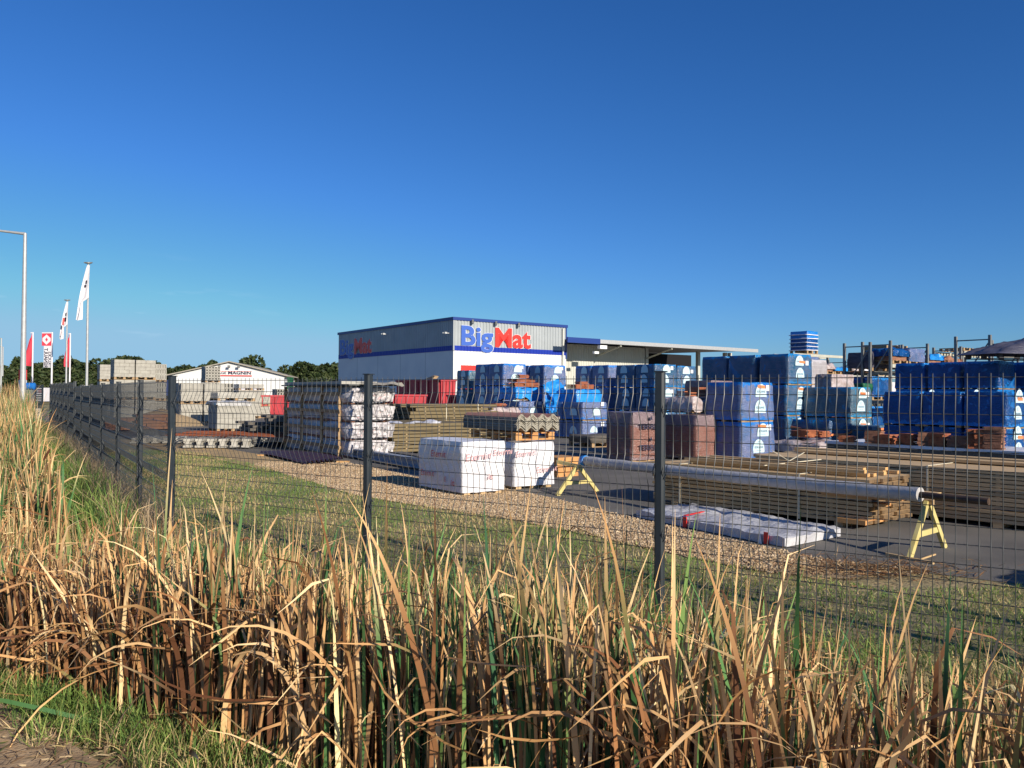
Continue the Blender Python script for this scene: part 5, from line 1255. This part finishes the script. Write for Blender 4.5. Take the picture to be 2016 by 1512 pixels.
blockpallets('the near stack by the corner post',356,36.5,2,2,r=.95,h=.80)
blockpallets('the plastic-topped stack',428,29.5,1,1,r=1.15,l=1.2,h=.98,hollow=0)
blockpallets('the row before the garage',455,46,2,2,r=1.1,h=.55)
blockpallets('left of the red skip',488,46,1,1,r=.75,h=1.2)
blockpallets('the far row under the garage eave',545,60,2,2,r=1.1,h=.75,hollow=1)
blockpallets('the far row by the green box',585,58,2,2,r=1.2,h=.65)
P=at(428,800,29.5); P.z=1.11; t=thing('film_cover','shiny clear film draped over the block pallet beside the weathered boards','plastic film',P,ANG); s=MB(); cover(s,1.17,1.22,.02,.14,4.4,.03); obj('film',s,M['fibre2'],t)
for (px,py,lab) in ((428,782,'flat pallet with beige slabs above the plastic-covered blocks'),(470,760,'far flat pallet with beige slabs before the garage')):
    D=34 if py>770 else 50; P=at(px,py+8,D); t=thing('slab_pallet',lab,'slab pallet',P,ANG,'pallets of beige slabs'); obj('pallet',None,None,t,me=palletmesh(1.6,1.1)); s=MB()
    for k in range(4): s.box((.02,.02,.14+.06*k),(1.58,1.08,.19+.06*k))
    obj('slabs',s,M['concrete2'],t)
    s=MB(); s.box((.0,.0,-P.z),(1.6,1.1,-.01)); obj('blocks_below',s,M['concrete'],t)
P=at(330,745,48); 
P=at(572,747,70); t=thing('bin','bright green plastic box on the far side of the yard','box',(P.x,70,0)); s=MB(); s.box((-.22,-.2,0),(.2,.2,P.z+.1)); s.box((-.25,-.23,P.z+.1),(.23,.23,P.z+.18)); obj('box',s,M['green'],t)
# shrubs and a parked van before the garage
P=at(474,763,95); t=thing('parked_van','white van parked before the garage, half hidden by blocks','van',(P.x,95,0)); s=MB(); s.box((-1.6,-.9,.4),(1.9,.9,2.1)); s.add([(1.9,-.9,.4),(2.7,-.9,.4),(2.7,-.9,1.1),(1.9,-.9,2.1),(1.9,.9,.4),(2.7,.9,.4),(2.7,.9,1.1),(1.9,.9,2.1)],[(0,1,2,3),(7,6,5,4),(1,5,6,2),(2,6,7,3)]); obj('body',s,M['flagwhite'],t)
s=MB(); s.box((1.2,-.92,1.2),(1.85,-.905,1.85)); obj('window',s,M['glass'],t)
for x in (-1,1.9):
    s=MB(); s.tube([(x,-.95,.35),(x,-.7,.35)],.35,14); obj('wheel',s,M['rubber'],t)

# ------------------------------------------------------------------ red skips
def skip(label,xn,D,r,l,h,slope=.18,base=0,ribs=1):
    P=at(xn,800,D); P.z=base; t=thing('skip',label,'skip',P,ANG,'red waste skips'); s=MB(); i_=slope
    th=.05
    def frus(x0,x1,y0,y1,z,i): return [(x0+i,y0+i,z),(x1-i,y0+i,z),(x1-i,y1-i,z),(x0+i,y1-i,z)]
    vs=frus(0,r,0,l,.12,i_)+frus(0,r,0,l,h,0)+frus(0,r,0,l,h,th)+frus(0,r,0,l,.2,i_+th)
    s.add(vs,[(3,2,1,0),(0,1,5,4),(1,2,6,5),(2,3,7,6),(3,0,4,7),(4,5,9,8),(5,6,10,9),(6,7,11,10),(7,4,8,11),(9,13,12,8),(10,14,13,9),(11,15,14,10),(8,12,15,11),(12,13,14,15)]); obj('body',s,M['red'],t)
    s=MB(); s.box((-.05,-.05,h-.02),(r+.05,0,h+.07)); s.box((-.05,l,h-.02),(r+.05,l+.05,h+.07)); s.box((-.05,0,h-.021),(0,l,h+.069)); s.box((r,0,h-.021),(r+.05,l,h+.069)); obj('rim',s,M['red'],t)
    for k in range(4):
        s=MB(); x=.12+(r-.3)*k/3; s.bar((x,i_-.03,.15),(x,-.03,h-.03),.08,.05); obj('rib',s,M['red'],t)
    for k in range(5):
        s=MB(); y=.2+(l-.4)*k/4; s.bar((i_-.03,y,.15),(-.03,y,h-.03),.08,.05); obj('rib',s,M['red'],t)
    s=MB(); s.box((.1,.2,0),(r-.1,l-.2,.118)); obj('skid',s,M['rack'],t)
skip('red skip standing alone left of the white bale stack',512,47,2.6,3.2,1.25,.12)
skip('front red skip right of the white bale stack',778,43,1.9,1.6,1.35,.05)
skip('long dark red skip behind, filled with boards',868,45,.95,5.2,2.2,.05)
skip('dark red skip half hidden behind the first blue packs',905,41,.9,1.2,1.35,.05)
P=at(850,800,45.2); P.z=2.3; t=thing('board_pile','pale boards lying across the top of the long red skip','boards',P,ANG); s=MB()
for k in range(6): s.bar((-.4+.2*k,-1+.3*k,.03*k),(1.2+.1*k,2.6,.04*k+.05),.22,.03)
obj('board',s,M['wood'],t)

# ------------------------------------------------------------------ pallet racking and its goods
def rack(label,P,bays,bay,depth,levels,h,beamm='rackb',group='pallet racks'):
    t=thing('pallet_rack',label,'pallet rack',P,ANG,group)
    for i in range(bays+1):
        x=i*bay; fr=None
        for y in (0,depth):
            s=MB(); s.box((x-.05,y-.04,0),(x+.05,y+.04,h)); o=obj('upright',s,M['rack'],t)
        s=MB(); s.bar((x,0,h-.15),(x,depth,h-.15),.04); s.bar((x,0,.3),(x,depth,h*.5),.035); s.bar((x,depth,h*.5),(x,0,h-.2),.035); obj('brace',s,M['rack'],t)
    for z in levels:
        for y in (-.02,depth):
            s=MB(); s.box((0.052,y-.03,z),(bays*bay-.052,y+.03,z+.13)); obj('beam',s,M[beamm],t)
    return t
def palletgoods(label,P,r,l,h,mt,kind='wrap',cat='goods',rz=None,group='goods on the pallet racks'):
    t=thing('rack_goods',label,cat,P,ANG if rz is None else rz,group); obj('pallet',None,None,t,me=PACK.setdefault(('pal',round(r,2),round(l,2)),palletmesh(r,l)))
    if kind=='wrap': obj('load',None,None,t,me=wrapmesh(r,l,.12,h,M[mt],P.x,amp=.03,bulge=.03))
    elif kind=='heap':
        s=MB(); s.box((.04,.04,.131),(r-.04,l-.04,h*.6)); obj('load',s,M['tiled'],t); s=MB(); cover(s,r,l,h*.62,h*.3,P.x,.10); obj('film',s,M[mt],t)
    elif kind=='flat':
        s=MB()
        for k in range(int(h/.16)): s.box((0,0,.16+.16*k),(r,l,.18+.16*k)); 
        for k in range(int(h/.16)):
            for x in (0,r/2-.05,r-.1): s.box((x,.003,.18+.16*k),(x+.1,l-.003,.32+.16*k))
        obj('empty_pallets',s,M['wood'],t)
    return t
DR=38; Pr=at(1549,800,DR); Pr.z=0
zb1=at(1600,706,DR+1).z-0
rack('far pallet rack behind the tall teal row',Pr,4,2.55,1.1,(1.3,2.45,),3.35)
rack('near pallet rack with tall uprights right of the carton column',at(1713,800,30.5).xyz*1 if False else Vector((at(1713,800,30.5).x,30.5,0)),1,2.3,1.05,(1.2,2.3),3.52,beamm='rack')
Pq=at(1753,800,30.0); rack('near pallet rack crowded with tarped goods above the blue packs',Vector((Pq.x,30.0,0)),2,2.7,1.1,(1.2,2.55),3.55)
Pq=at(1895,800,33.5); rack('pallet rack with empty pallets on its top level',Vector((Pq.x,33.5,0)),2,2.6,1.1,(1.3,2.7,3.25),3.3)
Pq=at(1949,800,27.0); rack('pallet rack half hidden by the dark netting at the right edge',Vector((Pq.x,27.0,0)),1,2.7,1.1,(1.3,2.5),3.55,beamm='rack')
# high blue stack on top of the far rack
Dh=41; Pq=at(1589,688,Dh); 
t=thing('rack_platform','raised rack platform carrying the high blue stack','pallet rack',(Pq.x,Dh,0),ANG); zt_=Pq.z-.35
for x,y in ((0,0),(2.4,0),(0,1.1),(2.4,1.1)):
    s=MB(); s.box((x-.6-.05,y-.05,0),(x-.6+.05,y+.05,zt_)); obj('upright',s,M['rack'],t)
for y in (0,1.1):
    s=MB(); s.box((-1.2,y-.04,zt_),(3.3,y+.04,zt_+.13)); obj('beam',s,M['rackb'],t)
P=Vector((Pq.x,Dh,zt_+.14)); t=thing('blue_sheet_stack','high stack of bright blue packs divided by white sheets, topmost against the sky','tile pack',P,ANG)
obj('pallet',None,None,t,me=palletmesh(.95,1.0,.18)); rg=random.Random(2); hB=(at(1589,650,Dh).z-P.z-.2)/5
for k in range(5):
    obj('blue_layer',None,None,t,me=wrapmesh(.92,.98,.19+k*hB,.19+(k+.90)*hB,M['f_blue'],k,amp=.008,bulge=.004))
    dv=obj('white_divider',None,None,t,me=wrapmesh(1.0,1.06,0,.035,M['flagwhite'],k,amp=.012,bulge=.0)); dv.location=(-.045-(.05 if k%2==0 else 0),-.045,.165+k*hB); dv.rotation_euler=(0,.02*(k%3-1),.02*(k%2))
def onrack(D,px,py): return at(px,py,D)
zl2=2.45+.13
for (dx,lab,mt,kind,h) in ((.25,'blue carton block with a white sticker, left of its pair on the far rack','f_lilac','wrap',.8),(1.45,'blue carton block with a white sticker, right of its pair on the far rack','f_lilac','wrap',.8),(2.75,'heap of brown tiles in film on the far rack','clearfilm','heap',.75),(3.9,'heap under blue film on the far rack, in the middle','tornfilm','heap',.55),(5.3,'low heap of brown goods on the far rack','clearfilm','heap',.55),(6.5,'low heap in white film on the far rack','f_white','heap',.6),(7.9,'dark covered goods on the far rack, right end','blacknet','wrap',.55)):
    palletgoods(lab,Pr+BV*dx+Vector((0,0,zl2)),1.1,1.05,h,mt,kind)
for i,(dx,lab,mt,kind,h) in enumerate(((.2,'brown goods low on the far rack, leftmost','tiled','wrap',.7),(1.6,'dark goods low on the far rack, second','blacknet','wrap',.8),(2.9,'green bin-like goods low on the far rack, third','green','wrap',.55),(4.2,'beige goods low on the far rack, fourth','wood','wrap',.6),(5.6,'dark goods low on the far rack, fifth','blacknet','wrap',.7),(7.0,'orange goods low on the far rack, rightmost','woodo','wrap',.6))):
    palletgoods(lab,Pr+BV*dx+Vector((0,0,1.43)),1.15,1.0,h,mt,kind)
P=at(1713,800,30.5); P.z=0
palletgoods('dark tarped goods on top of the near narrow rack',P+BV*.15+Vector((0,0,2.44)),1.9,1.0,.72,'netting','wrap')
palletgoods('dark blue wrapped goods on the middle of the near narrow rack',P+BV*.15+Vector((0,0,1.34)),1.3,1.0,.9,'f_blue','wrap')
palletgoods('pale goods with a blue label on the near narrow rack',P+BV*1.5+Vector((0,0,1.34)),.6,1.0,.7,'f_white','wrap')
palletgoods('dark blue goods at the bottom of the near narrow rack',P+BV*.15+Vector((0,0,0)),1.9,1.0,1.1,'f_blue','wrap')
P=at(1753,800,30.0); P.z=0
palletgoods('blue and black tarped goods at the left of the crowded rack',P+BV*.15+Vector((0,0,2.70)),1.1,1.0,.9,'f_blue','heap')
palletgoods('blue-grey wrapped goods in the middle of the crowded rack',P+BV*1.35+Vector((0,0,2.70)),1.1,1.0,.62,'f_lilac','wrap')
palletgoods('bright blue film-covered goods right of the middle of the crowded rack',P+BV*2.85+Vector((0,0,2.70)),1.0,1.0,.7,'tornfilm','heap')
palletgoods('dark cartons in torn white film at the right of the crowded rack',P+BV*4.1+Vector((0,0,2.70)),1.25,1.0,.55,'tiled','heap')
palletgoods('mixed pallets stacked highest on the crowded rack',P+BV*1.9+AV*1.2+Vector((0,0,2.9)),1.6,1.0,.5,'wood','flat')
P=at(1895,800,33.5); P.z=0
for k in range(4): palletgoods(f'empty wooden pallets on the top level of the rack, {["leftmost","second","third","rightmost"][k]}',P+BV*(.1+1.25*k)+Vector((0,0,3.40)),1.1,1.0,.02,'wood','flat')
# clear-wrapped tile bundle behind the torn stack
P=at(1638,800,25.5); P.z=0; t=palletgoods('rounded clear-wrapped bundle of orange tiles behind the stack with the torn corner',P+Vector((0,0,1.45)),1.2,.6,.72,'clearfilm','wrap'); s=MB(); s.box((0,0,-1.45),(1.2,.6,-.01)); obj('support',s,M['tiled'],t)
P=at(1700,800,27.5); P.z=0; t=palletgoods('green net bundle before the racks',P+Vector((0,0,1.5)),.5,.4,.42,'green','wrap'); s=MB(); s.box((0,0,-1.5),(.5,.4,-.01)); obj('support',s,M['blacknet'],t)
# dark netting pile on the rear blue row
P=at(1968,800,23.2); P.z=2.60
t=thing('netted_load','large load under dark netting on top of the rear blue row at the right edge','covered load',P,ANG-.35); obj('pallet',None,None,t,me=palletmesh(2.6,1.2,.14,M['blacknet']))
s=MB(); n=22; vs=[]
for j in range(n+1):
    for i in range(n+1):
        a,b=i/n,j/n; e=min(a,1-a,b,1-b)*6; f_=min(1,e)**.6; zz=.12+f_*(.08+.46*min(1,a*1.25))+.13*noise.noise(Vector((a*5,b*5,2)))*f_+.07*abs(noise.noise(Vector((a*3+b*6,b*13-a*9,5))))*f_; vs.append((-.25+a*3.0,-.2+b*1.6,zz))
s.add(vs,[(j*(n+1)+i,j*(n+1)+i+1,(j+1)*(n+1)+i+1,(j+1)*(n+1)+i) for j in range(n) for i in range(n)],0,True); obj('netting',s,M['netting'],t)
# pallet with dark planks behind the sheets, near blue packs
P=at(1166,800,22.5); P.z=0; t=palletgoods('low dark pallet of slabs before the torn blue packs',P,1.2,1.0,.32,'plankd','wrap'); t['group']='low pallets on the asphalt'
